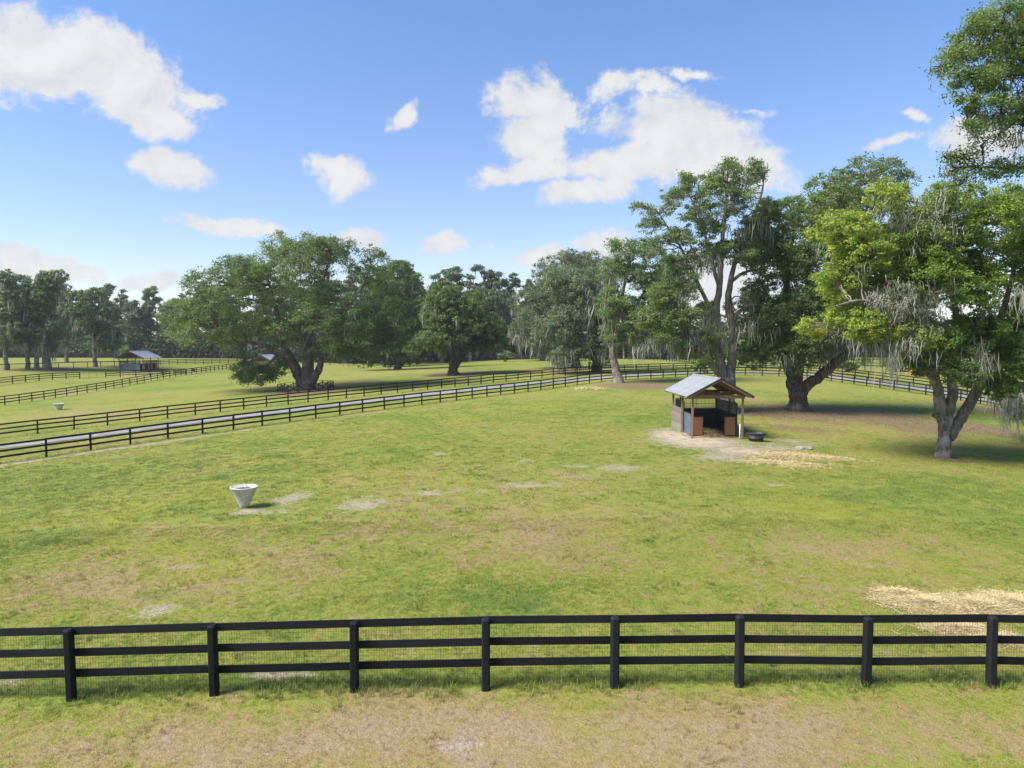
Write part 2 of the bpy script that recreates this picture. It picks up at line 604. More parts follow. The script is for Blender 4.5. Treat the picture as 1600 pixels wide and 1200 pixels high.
# the colour of the turf at a place: living patches, dry patches, bare sand and leaf litter
def turf_colour(t, kind):
    """kind 'OBJECT' reads the masks from the ground's vertices, 'INSTANCER' from the tufts"""
    pos = P_(t)

    def A(nm):
        n = t.node('ShaderNodeAttribute', attribute_type='GEOMETRY' if kind == 'OBJECT' else 'INSTANCER')
        n.attribute_name = nm
        return n.outputs['Fac']
    big = t.noise(pos, 0.055, 5, 0.55, 0.4)
    mid = t.noise(pos, 0.32, 6, 0.62, 0.6)
    sml = t.noise(pos, 1.7, 5, 0.62, 0.3)
    fine = t.noise(pos, 9.0, 4, 0.65)
    dry, lush, litter = A('dry'), A('lush'), A('litter')
    s = t.math('ADD', t.math('MULTIPLY', t.math('SUBTRACT', big, 0.5), 2.3), t.math('MULTIPLY', t.math('SUBTRACT', mid, 0.5), 2.3))
    s = t.math('ADD', s, t.math('MULTIPLY', t.math('SUBTRACT', sml, 0.5), 2.5))
    s = t.math('ADD', s, t.math('MULTIPLY', t.math('SUBTRACT', fine, 0.5), 2.0))
    s = t.math('ADD', s, t.math('SUBTRACT', dry, t.math('MULTIPLY', lush, 0.8)))
    c = t.mix(t.step(s, -0.75, 0.05), (0.112, 0.162, 0.025), (0.196, 0.212, 0.036))
    c = t.mix(t.step(s, 0.0, 0.75), c, (0.258, 0.196, 0.084))
    c = t.mix(t.step(s, 0.75, 1.35), c, (0.282, 0.203, 0.124))
    # brighter yellow sheets and cooler weedy patches
    yel = t.noise(pos, 0.11, 3, 0.5, 0.2)
    c = t.mix(t.math('MULTIPLY', t.step(yel, 0.54, 0.68), 0.45), c, (0.225, 0.230, 0.022))
    weed = t.noise(pos, 0.45, 4, 0.6, 0.5)
    c = t.mix(t.math('MULTIPLY', t.step(weed, 0.62, 0.72), 0.5), c, (0.085, 0.125, 0.048))
    c = t.mix(t.math('MULTIPLY', t.step(fine, 0.55, 0.75), 0.35), c, (0.27, 0.22, 0.12))
    c = t.mix(t.math('MULTIPLY', t.step(fine, 0.45, 0.25), 0.40), c, (0.055, 0.070, 0.018))
    lm = t.step(t.math('ADD', litter, t.math('ADD', t.math('MULTIPLY', t.math('SUBTRACT', mid, 0.5), 1.2), t.math('MULTIPLY', t.math('SUBTRACT', sml, 0.5), 0.9))), 0.22, 0.72)
    lc = t.mix(t.step(fine, 0.35, 0.65), (0.125, 0.078, 0.044), (0.225, 0.155, 0.095))
    c = t.mix(t.math('MULTIPLY', lm, 0.9), c, lc)
    return c, dict(mid=mid, sml=sml, fine=fine, A=A, pos=pos)


m, t, b, o = mat('turf_ground')
c, q = turf_colour(t, 'OBJECT')
bare = t.math('ADD', q['A']('bare'), t.math('ADD', t.math('MULTIPLY', t.math('SUBTRACT', q['mid'], 0.5), 0.8),
                                           t.math('MULTIPLY', t.math('SUBTRACT', q['sml'], 0.5), 1.7)))
bare = t.math('ADD', bare, t.math('MULTIPLY', t.math('SUBTRACT', q['fine'], 0.5), 1.3))
sand = t.mix(t.step(q['sml'], 0.35, 0.65), (0.33, 0.258, 0.18), (0.47, 0.39, 0.30))
sand = t.mix(t.math('MULTIPLY', t.step(q['fine'], 0.5, 0.3), 0.4), sand, (0.20, 0.15, 0.10))
sand = t.mix(t.step(q['A']('bare'), 0.7, 1.1), t.mix(t.step(q['fine'], 0.35, 0.65), (0.21, 0.17, 0.125), (0.355, 0.30, 0.235)), sand)
c = t.mix(t.math('MULTIPLY', t.step(bare, 0.26, 0.85), 0.92), c, sand)
vf = t.noise(q['pos'], 34.0, 3, 0.7)
hs_ = t.node('ShaderNodeHueSaturation')
t.l.new(c, hs_.inputs['Color'])
t.put(hs_.inputs['Value'], t.lin(vf, 0.25, 0.75, 0.62, 1.32))
t.l.new(hs_.outputs[0], b.inputs['Base Color'])
b.inputs['Roughness'].default_value = 0.95
b.inputs['Specular IOR Level'].default_value = 0.15
bump(t, b, t.math('ADD', q['fine'], t.math('MULTIPLY', vf, 0.5)), 0.06, 0.8)

m, t, b, o = mat('grass_blade')
c, q = turf_colour(t, 'INSTANCER')
oi = t.node('ShaderNodeObjectInfo')
ti = t.attr('tint')
hs_ = t.node('ShaderNodeHueSaturation')
t.l.new(c, hs_.inputs['Color'])
t.put(hs_.inputs['Value'], t.lin(t.math('ADD', t.math('MULTIPLY', oi.outputs['Random'], 0.5), t.math('MULTIPLY', ti, 0.5)), 0, 1, 0.85, 1.95))
t.put(hs_.inputs['Saturation'], t.lin(ti, 0, 1, 1.05, 0.9))
c = t.mix(t.step(ti, 0.8, 0.97), hs_.outputs[0], (0.40, 0.32, 0.18))
t.l.new(c, b.inputs['Base Color'])
b.inputs['Roughness'].default_value = 0.7
b.inputs['Specular IOR Level'].default_value = 0.2
tr = t.node('ShaderNodeBsdfTranslucent')
t.l.new(c, tr.inputs[0])
ms = t.node('ShaderNodeMixShader')
ms.inputs[0].default_value = 0.3
t.l.new(b.outputs[0], ms.inputs[1])
t.l.new(tr.outputs[0], ms.inputs[2])
t.l.new(ms.outputs[0], o.inputs[0])

m, t, b, o = mat('driveway')
f = t.noise(P_(t), 0.5, 6, 0.6)
g = t.noise(P_(t), 14, 4, 0.7)
c = t.mix(t.step(f, 0.35, 0.65), (0.165, 0.160, 0.163), (0.225, 0.218, 0.22))
c = t.mix(t.math('MULTIPLY', t.step(g, 0.5, 0.75), 0.5), c, (0.33, 0.32, 0.315))
t.l.new(c, b.inputs['Base Color'])
b.inputs['Roughness'].default_value = 0.9
bump(t, b, g, 0.02, 0.6)

# ------------------------------------------------------------------ ground masks (stains and bare places with a shape of their own)
BARE = [  # px, py, half width px, half height px, strength
    (1090, 690, 85, 17, 1.25), (1160, 706, 75, 14, 1.0), (1050, 682, 45, 14, 1.2), (1215, 700, 45, 9, .8), (1125, 715, 60, 9, .85),
    (970, 731, 55, 8, .72), (895, 729, 40, 5, .65), (565, 789, 46, 14, .88), (660, 770, 60, 6, .72), (455, 779, 42, 12, .78),
    (385, 800, 34, 8, .95), (430, 799, 60, 8, .6), (687, 709, 17, 4, .8), (816, 720, 14, 4, .7), (825, 758, 70, 6, .7), (740, 766, 50, 4, .6), (900, 745, 50, 4, .55), (1215, 758, 25, 4, .55),
    (240, 956, 48, 13, .92), (430, 1058, 85, 15, .88), (745, 1168, 95, 6, .95), (300, 885, 70, 8, .5), (1345, 880, 40, 8, .45),
    (640, 1025, 30, 12, .5), (915, 770, 10, 4, .5), (700, 565, 20, 3, .3), (1240, 690, 60, 9, .6), (340, 1010, 30, 9, .5),
    (25, 1058, 50, 13, .85), (1560, 1062, 70, 8, .45), (480, 1072, 40, 6, .5), (880, 1085, 60, 5, .5), (1265, 1165, 16, 6, .6),
    (1150, 650, 30, 5, .4), (930, 606, 30, 3, .6),
]
LITTER = [
    (1330, 648, 150, 15, 1.0), (1250, 650, 90, 15, .9), (1180, 645, 70, 14, .75), (1440, 668, 110, 14, .9), (1540, 672, 90, 16, .9),
    (1475, 716, 45, 9, .7), (1240, 670, 90, 10, .6), (1000, 603, 75, 7, 1.1), (720, 584, 65, 5, 1.1), (480, 612, 75, 9, 1.0),
    (640, 586, 40, 3, .5), (910, 582, 70, 6, .9), (330, 640, 60, 10, .3), (560, 596, 45, 4, .7), (870, 560, 45, 3, .6),
    (1400, 640, 60, 6, .5), (1330, 700, 60, 10, .4), (70, 578, 90, 5, .7), (1590, 650, 40, 20, .8),
]
DRY = [
    (800, 1165, 1400, 85, 1.15), (800, 840, 420, 60, .35), (230, 910, 330, 75, .55), (330, 840, 160, 30, .4), (1400, 880, 300, 70, .45), (820, 760, 200, 22, .3),
    (1050, 740, 260, 20, .25), (300, 830, 200, 30, .28), (1150, 900, 200, 40, .25), (60, 800, 120, 30, .2), (1450, 1130, 300, 70, .3),
    (500, 870, 160, 30, .25), (150, 650, 200, 8, .5), (250, 640, 150, 5, .5), (620, 580, 100, 5, .3), (1180, 625, 60, 10, .4), (60, 560, 100, 8, .1),
]
LUSH = [
    (760, 930, 260, 38, .55), (700, 650, 400, 22, .30), (300, 720, 340, 40, .32), (1000, 655, 120, 30, .3), (1430, 760, 220, 45, .35),
    (800, 1058, 900, 16, .75), (1400, 640, 130, 8, .5), (650, 700, 200, 25, .25), (90, 775, 140, 40, .3), (1240, 620, 120, 10, .35),
    (330, 600, 150, 8, .3), (750, 572, 200, 4, .4), (1350, 620, 80, 6, .4), (900, 645, 90, 10, .3), (1500, 730, 150, 25, .25), (1180, 830, 120, 20, .2),
]


def mk(L):
    out_ = []
    for (px, py, a, b_, s) in L:
        c0 = at(px, py)
        y1 = at(px, min(py + b_, 1400))[1]
        y2 = at(px, max(py - b_, 556))[1]
        out_.append((c0[0], (y1 + y2) / 2, a * c0[1] / FPX, max((y2 - y1) / 2, .3), s))
    return out_


MASKS = dict(bare=mk(BARE), litter=mk(LITTER), dry=mk(DRY), lush=mk(LUSH))
_tr = path([(-140, 750), (0, 722), (95, 713), (160, 703), (215, 697), (275, 690), (335, 680), (420, 668), (500, 657), (600, 643), (700, 632), (800, 618)], 1, 2)
_ts = np.concatenate([np.linspace(_tr[i], _tr[i + 1], 30) for i in range(len(_tr) - 1)])


def mask(nm, x, y):
    r = np.zeros(np.shape(x))
    for (cx, cy, a, b_, s) in MASKS[nm]:
        q2 = np.sqrt(((x - cx) / a) ** 2 + ((y - cy) / b_) ** 2)
        r = np.maximum(r, s * np.clip(1.25 - q2, 0, 1))
    if nm == 'bare':           # the worn track along the driveway fence
        sel = (x > -48) & (x < 5) & (y > 38) & (y < 90)
        if sel.any():
            xs, ys = x[sel], y[sel]
            d2 = np.full(xs.shape, 1e9)
            for p in _ts[::4]:
                d2 = np.minimum(d2, (xs - p[0]) ** 2 + (ys - p[1]) ** 2)
            fall = np.clip(1.2 - np.sqrt(d2) / 1.0, 0, 1) * np.clip((5 - xs) / 45, 0.25, .78)
            r[sel] = np.maximum(r[sel], fall)
    return r


# ------------------------------------------------------------------ ground, driveway
def axis(parts):
    a = []
    for lo, hi, st in parts:
        a.append(np.arange(lo, hi, st))
    return np.unique(np.round(np.concatenate(a), 3))


gx = axis([(-800, -160, 80), (-160, -60, 4), (-60, -24, 1.2), (-24, 30, .45), (30, 70, 1.2), (70, 160, 4), (160, 801, 80)])
gy = axis([(-200, 2, 25), (2, 45, .45), (45, 75, .7), (75, 190, 1.8), (190, 320, 8), (320, 900, 80)])
GX, GY = np.meshgrid(gx, gy)
gxf, gyf = GX.ravel(), GY.ravel()
GZ = terrain(gxf, gyf)
_h = np.sin(gxf * .83 + 1.3 * np.sin(gyf * .41)) * np.sin(gyf * .67 + 1.1 * np.sin(gxf * .37)) * 0.025
GZ = GZ + _h * np.clip((60 - np.abs(gyf - 30)) / 30, 0, 1) * np.clip((60 - np.abs(gxf)) / 30, 0, 1)
nx, ny = len(gx), len(gy)
ii = np.arange(ny - 1)[:, None] * nx + np.arange(nx - 1)[None, :]
GF = np.stack([ii, ii + 1, ii + nx + 1, ii + nx], -1).reshape(-1, 4)
ga = {k: mask(k, gxf, gyf) for k in MASKS}
ground = obj('ground', mesh_np('ground', np.stack([gxf, gyf, GZ], 1), GF, MAT['turf_ground'], True, ga))
tag(ground, 'wide grass paddock with yellow green turf, dry patches and bare sand', kind='structure')

ROADPX = [(-330, 738), (-160, 712), (0, 690), (103, 680), (206, 671), (261, 664.5), (317, 656.5), (399, 648.5), (445, 642), (491, 636.5), (545, 630), (600, 624), (643, 618), (687, 612.5),
          (734, 608), (781, 604), (822, 601), (864, 598), (892, 595), (921, 592.5), (957, 590), (1001, 584.7), (1036, 582.3), (1075, 581.2), (1120, 580.3),
          (1160, 580), (1200, 580.5), (1250, 584), (1295, 588), (1340, 593), (1390, 599), (1440, 606), (1500, 614), (1560, 624), (1640, 638), (1760, 660)]
rp = path(ROADPX, 2, 4)
seg = np.concatenate([np.linspace(rp[i], rp[i + 1], 7)[:-1] for i in range(len(rp) - 1)] + [rp[-1:]])
seg = np.stack([smooth(seg[:, 0], 4, 3), smooth(seg[:, 1], 4, 3)], 1)
tn = np.gradient(seg, axis=0)
tn /= np.linalg.norm(tn, axis=1)[:, None]
nr = np.stack([-tn[:, 1], tn[:, 0]], 1)
V = []
for k in (-2.1, -1.05, 0, 1.05, 2.1):
    q = seg + nr * (k + 0.12 * np.sin(np.arange(len(seg)) * .9 + k)[:, None])
    V.append(np.stack([q[:, 0], q[:, 1], terrain(q[:, 0], q[:, 1]) + 0.05 - 0.006 * abs(k)], 1))
n_ = len(seg)
V = np.concatenate(V)
i = np.arange(n_ - 1)
F = np.concatenate([np.stack([k * n_ + i, k * n_ + i + 1, (k + 1) * n_ + i + 1, (k + 1) * n_ + i], 1) for k in range(4)])[:, ::-1]
# a low edge so that the surface sits in the turf
obj_ = obj('driveway', mesh_np('driveway', V, F, MAT['driveway'], True))
tag(obj_, 'pale grey farm lane curving between two black board fences', kind='structure')
# ------------------------------------------------------------------ fences
def post_mesh(sz, h, slant=0.03):
    s = sz / 2
    c = s * 0.42
    ring = [(-s + c, -s), (s - c, -s), (s, -s + c), (s, s - c), (s - c, s), (-s + c, s), (-s, s - c), (-s, -s + c)]
    V = [(x, y, -0.25) for x, y in ring] + [(x, y, h - slant) for x, y in ring] + [(x * .72, y * .72, h) for x, y in ring]
    F4 = [[i, (i + 1) % 8, 8 + (i + 1) % 8, 8 + i] for i in range(8)] + [[8 + i, 8 + (i + 1) % 8, 16 + (i + 1) % 8, 16 + i] for i in range(8)]
    F8 = [[16 + i for i in range(8)]]
    return mesh_np('post', V, [np.array(F4), np.array(F8)], MAT['black_paint'])


def fence(name, label, XY, h=1.37, post=0.15, rails=(1.29, 0.87, 0.45), board=0.145, thick=0.032, side=1, group=None, wire=None, cat='fence'):
    XY = np.asarray(XY, float)
    Z = terrain(XY[:, 0], XY[:, 1])
    base = np.array([XY[0, 0], XY[0, 1], Z[0]])
    root = tag(empty(name, base), label, cat, group)
    pm = post_mesh(post, h)
    bm_ = MB().box((0, -thick / 2, -board / 2), (1, thick / 2, board / 2))
    V = np.concatenate(bm_.v)
    rm = mesh_np('rail', V, [np.array(f) for f in bm_.f.values()], MAT['black_paint'])
    T = np.gradient(XY, axis=0)
    T /= np.linalg.norm(T, axis=1)[:, None]
    N = np.stack([-T[:, 1], T[:, 0]], 1) * side
    hh = rng.normal(0, 0.012, len(XY))
    for i in range(len(XY)):
        o = obj('post', pm, root)
        o.location = (XY[i, 0] - base[0], XY[i, 1] - base[1], Z[i] - base[2] + hh[i])
        o.rotation_euler = (rng.normal(0, .008), rng.normal(0, .008), math.atan2(T[i, 1], T[i, 0]) + rng.normal(0, .03))
    off = post / 2 + thick / 2 + 0.002
    for i in range(len(XY) - 1):
        for r in rails:
            a = np.array([*(XY[i] + N[i] * off), Z[i] + r + hh[i] + rng.normal(0, .006)]) - base
            b_ = np.array([*(XY[i + 1] + N[i + 1] * off), Z[i + 1] + r + hh[i + 1] + rng.normal(0, .006)]) - base
            d = b_ - a
            L = np.linalg.norm(d)
            o = obj('rail', rm, root)
            o.location = a
            o.rotation_euler = (rng.normal(0, .006), -math.asin(d[2] / L), math.atan2(d[1], d[0]))
            o.scale = (L - 0.006, 1, 1)
    if wire:
        dv, dh, rad = wire
        mb = MB()
        off2 = post / 2 + thick + rad + 0.004
        V, Fq = [], []
        for i in range(len(XY) - 1):
            a = np.array([*(XY[i] + N[i] * off2), Z[i]]) - base
            b_ = np.array([*(XY[i + 1] + N[i + 1] * off2), Z[i + 1]]) - base
            L = np.linalg.norm(b_ - a)
            for k in range(int(L / dv)):
                p = a + (b_ - a) * (k * dv / L)
                mb.tube([p + (0, 0, 0.04), p + (0, 0, h - .06)], [rad, rad], 3, False)
            for zz in np.arange(0.06, h - .05, dh):
                mb.tube([a + (0, 0, zz), b_ + (0, 0, zz)], [rad, rad], 3, False)
        tag(mb.build('wire_mesh', MAT['wire'], root), kind='stuff')
    return root


def resample(XY, step):
    XY = np.asarray(XY, float)
    s = np.concatenate([[0], np.cumsum(np.linalg.norm(np.diff(XY, axis=0), axis=1))])
    n = max(2, int(round(s[-1] / step)) + 1)
    t = np.linspace(0, s[-1], n)
    return np.stack([np.interp(t, s, XY[:, 0]), np.interp(t, s, XY[:, 1])], 1)


FRONT = [(-585, 1116), (-345, 1108), (-112, 1101), (112, 1094.5), (335, 1087), (554, 1080), (759, 1077), (960, 1074), (1155, 1071), (1353, 1071), (1548, 1074), (1750, 1077), (1955, 1081), (2165, 1086)]
fence('board_fence', 'near black three board fence with wire mesh crossing the whole foreground', path(FRONT, 1, 2), h=1.40, post=0.165,
      rails=(1.32, 0.90, 0.475), board=0.15, side=1, wire=(0.052, 0.10, 0.0022))

FA = [(-100, 738.5), (-9, 725), (72.5, 713), (141.9, 703), (203.75, 695), (262.5, 686.3), (316.5, 678), (364.8, 671), (409.75, 664.4), (452.9, 659.4), (493.5, 654.4), (531, 649.6),
      (566.5, 643.6), (600.6, 639.4), (631.25, 635.6), (659, 631.9), (687.9, 628.75), (713.4, 625.3), (737.75, 622.75), (760.9, 620), (782.5, 617.5), (804, 615),
      (825, 612.4), (845, 609.75), (864.6, 606.9), (883.4, 604.1), (902, 601.5), (921, 598.6), (939.6, 596), (959, 593.9), (977.9, 592.6), (997, 592), (1017, 591.6),
      (1036, 590.9), (1055.5, 590), (1074.4, 589), (1094, 587.7), (1117, 586.9), (1140, 586.4), (1164.5, 586), (1191.5, 586), (1217, 586.8), (1239, 588.8), (1261, 591.2),
      (1282.3, 593.5), (1298.7, 595.9), (1315.7, 598.5), (1334.4, 601.2), (1354, 603.5), (1374.7, 606.2), (1396.8, 609.4), (1420.4, 612.9), (1446.4, 616.6), (1473, 620.8),
      (1501, 625.2), (1532, 630.5), (1565, 637), (1602, 645), (1645, 654), (1690, 663)]
PA = path(FA, 2, 2)
fence('board_fence', 'black board fence on the near side of the grey lane, curving behind the run-in shed', PA, side=-1, post=0.14)

FB = [(-150, 702), (-72, 693), (-3, 684.8), (59, 677.6), (115.9, 671.2), (168.1, 664.8), (218.4, 659.4), (261.75, 654), (305.25, 648.5), (344.4, 643.75), (380.9, 639.4), (416.5, 635.9), (450.25, 632.1),
      (481.5, 628.75), (512.9, 625.4), (541.25, 622.3), (569, 619), (595.6, 616.5), (621, 614), (645, 611.6), (667.9, 609), (690, 606.9), (711, 604.4), (731.9, 602.2),
      (751.5, 600), (771, 598.4), (790.9, 596.9), (809.4, 595.25), (829, 592.7), (846.9, 590.6), (864.6, 588.75), (883.4, 587), (902, 585.3), (921, 584), (939.6, 583),
      (958, 582), (975.4, 581.4), (994, 580.8), (1012.75, 580.1), (1032, 579.4), (1051.75, 578.8), (1071, 578.1), (1090, 577.6), (1110, 577.2), (1131, 577), (1153, 577),
      (1175, 577.3), (1197, 577.9), (1219, 578.9), (1240, 580.3), (1261, 582.3), (1280, 584.4), (1297, 586.5), (1316, 588.7), (1336, 591), (1357, 593.6), (1379, 596.5),
      (1402, 599.7), (1427, 603), (1453, 606.5), (1481, 610.5), (1511, 615), (1545, 620), (1582, 626), (1625, 633)]
PB = path(FB, 2, 2)
fence('board_fence', 'black board fence on the far side of the grey lane, before the ringed oak', PB, side=1, post=0.14)

FC = [(-45, 640), (-18, 636.5), (7.8, 633), (30, 630), (49.9, 627.4), (69, 624.4), (86.8, 622), (104.4, 619), (120.8, 616.3), (136.3, 613.8), (150.9, 611.5), (165.3, 609), (178.2, 606.7), (191, 604), (203, 601.5),
      (214.4, 599.4), (225.4, 597.4), (236, 595.2), (246, 593.5), (255.75, 591.6), (265.6, 589.9), (274.6, 588.6), (283, 587.25), (291.5, 586), (299.6, 584.8), (307, 583.75),
      (314.75, 582.5), (321.9, 581.4), (328.75, 580.5), (335.4, 579.8), (341.9, 579.2), (348, 578.6), (353.75, 577.9), (360, 577), (366, 576.3), (373, 575.6), (381, 575)]
PC = path(FC, 2, 2)
fence('board_fence', 'black board fence running diagonally across the left pasture past the small pale waterer', PC, side=1, post=0.13)
FD = [(-26, 605), (-2, 602.2), (19.4, 599.4), (40, 597.1), (61.2, 594.9), (82.2, 593.3), (103.4, 592.4), (124.6, 591.9)]
PD = path(FD, 1, 2)
fence('board_fence', 'short black board fence at the left edge ending at the wire gate', PD, side=1, post=0.16)
PD2 = path([(165.4, 590), (188, 589.3), (212.25, 588.4), (234.6, 587.4), (253.75, 586.6), (272, 585.9), (290, 585.6)], 1, 2)
fence('board_fence', 'black board fence right of the wire gate before the blue panelled shed', PD2, side=1, post=0.16)
PE = resample(path([(-40, 580), (-2, 579), (34, 578), (66, 577), (98.4, 575.4), (130.6, 574.4), (162, 573.6), (200, 572.6)], 1, 2), 3.0)
fence('wire_fence', 'dark wire fence with one top rail behind the mossy oaks at the far left', PE, side=1, post=0.13, rails=(1.29,), wire=(0.3, 0.25, 0.012))
PG = resample(path([(236, 571), (290, 570), (350, 569.3), (420, 568.5), (500, 567.2), (560, 566.8), (620, 566), (700, 564.8), (760, 564), (820, 562.8), (880, 562), (940, 561.3), (985, 561)], 1, 3), 3.2)
fence('wire_fence', 'long dark wire and board fence along the foot of the far woods', PG, side=-1, post=0.13, wire=(0.35, 0.22, 0.011))
PH = resample(path([(990, 562.2), (1012, 562.7), (1030, 563.6), (1048, 565), (1066, 566.8), (1082, 568.8), (1096, 571)], 1, 1), 2.6)
fence('board_fence', 'distant black board fence slanting up to the lane left of the tall mossy oak', PH, side=1, post=0.13)
PI = resample(path([(1310, 577.5), (1345, 577.5), (1380, 577.5), (1415, 578), (1470, 579), (1530, 580)], 1, 2), 3.0)
fence('board_fence', 'distant dark fence in the sunny field seen under the yellow green oak', PI, side=1, post=0.13, rails=(1.29, 0.8))

# wire gate between the two short fences on the left
ga_, gb_ = PD[-1], PD2[0]
gb3 = np.array([*ga_, float(terrain(*ga_))])
gt = tag(empty('wire_gate', gb3), 'thin pipe and wire gate between two black fence ends on the left', 'gate')
dv = np.array([gb_[0] - ga_[0], gb_[1] - ga_[1], float(terrain(*gb_)) - gb3[2]])
L_ = np.linalg.norm(dv)
ux = dv / L_
mb = MB()
e0, e1 = ux * 0.16, ux * (L_ - .16)
for zz in (0.12, 1.22):
    mb.tube([e0 + (0, 0, zz), e1 + (0, 0, zz)], [.022, .022], 6)
for k in np.linspace(0, 1, 4):
    p = e0 + (e1 - e0) * k
    mb.tube([p + (0, 0, .12), p + (0, 0, 1.22)], [.022, .022], 6)
mb.build('gate_frame', MAT['wire'], gt)
mb = MB()
for k in np.linspace(0, 1, 40):
    p = e0 + (e1 - e0) * k
    mb.tube([p + (0, 0, .13), p + (0, 0, 1.21)], [.003, .003], 3, False)
for zz in np.linspace(.2, 1.15, 9):
    mb.tube([e0 + (0, 0, zz), e1 + (0, 0, zz)], [.003, .003], 3, False)
tag(mb.build('wire_mesh', MAT['wire'], gt), kind='stuff')

# low ring of X-braced panels round the big oak
c0 = at(478, 610)
OAK_Y = c0[1]
rg = tag(empty('tree_guard', c0), 'low black ring of X braced panels round the foot of the spreading left oak', 'tree guard')
rad = 42 * c0[1] / FPX
ring = [(rad * math.cos(R(22.5 + 45 * k)), rad * math.sin(R(22.5 + 45 * k))) for k in range(8)]
rz = [float(terrain(c0[0] + p[0], c0[1] + p[1])) - c0[2] for p in ring]
pm = post_mesh(.13, 1.18)
for k in range(8):
    obj('post', pm, rg, (ring[k][0], ring[k][1], rz[k]), (0, 0, R(22.5 + 45 * k)))
    a, b_ = np.array([*ring[k], rz[k]]), np.array([*ring[(k + 1) % 8], rz[(k + 1) % 8]])
    MB().bar(a + (0, 0, 1.2), b_ + (0, 0, 1.2), .17, .045).build('top_rail', MAT['black_paint'], rg)
    m_ = (a + b_) / 2
    MB().bar(m_ + (0, 0, 0.02), m_ + (0, 0, 1.17), .09, .09).build('post', MAT['black_paint'], rg)
    for (p, q) in ((a, m_), (m_, b_)):
        MB().bar(p + (0, 0, .12), q + (0, 0, 1.08), .035, .10).build('brace', MAT['black_paint'], rg)
        MB().bar(p + (0, 0, 1.08) , q + (0, 0, .12), .028, .10).build('brace', MAT['black_paint'], rg)


# ------------------------------------------------------------------ run-in sheds
def grille(mb, a, b, z0, z1, mid=True, sp_=0.105, r=0.015):
    a, b = np.array(a, float), np.array(b, float)
    L = np.linalg.norm(b - a)
    mb.bar(a + (0, 0, z1), b + (0, 0, z1), .045, .045)
    if mid:
        mb.bar(a + (0, 0, (z0 + z1) / 2), b + (0, 0, (z0 + z1) / 2), .03, .03)
    n = int(L / sp_)
    for k in range(1, n):
        p = a + (b - a) * k / n
        mb.tube([p + (0, 0, z0 - .01), p + (0, 0, z1)], [r, r], 5, False)
    for k in np.linspace(0, 1, max(2, int(round(L / 1.55)) + 1)):
        p = a + (b - a) * k
        mb.bar(p + (0, 0, z0), p + (0, 0, z1), .05, .05, up=(0, 1, 0))


def sheet_mesh(ln, wd, n=4):
    """ribbed steel sheet: x down the slope, y across, ribs every wd/n"""
    prof = []
    for k in range(n):
        y0 = wd * k / n
        prof += [(y0 + .0, 0.0), (y0 + wd / n * .36, 0.0), (y0 + wd / n * .42, .028), (y0 + wd / n * .54, .028), (y0 + wd / n * .60, 0.0)]
    prof.append((wd, 0.0))
    V = []
    for xx in (0, ln):
        V += [(xx, y, z) for y, z in prof]
    for xx in (0, ln):
        V += [(xx, y, z - .006) for y, z in prof]
    m_ = len(prof)
    F = []
    for i in range(m_ - 1):
        F.append([i, m_ + i, m_ + i + 1, i + 1])
        F.append([2 * m_ + i, 2 * m_ + i + 1, 3 * m_ + i + 1, 3 * m_ + i])
        F.append([m_ + i, 3 * m_ + i, 3 * m_ + i + 1, m_ + i + 1])
        F.append([i, i + 1, 2 * m_ + i + 1, 2 * m_ + i])
    return mesh_np('roof_sheet', V, np.array(F), MAT['zinc'])


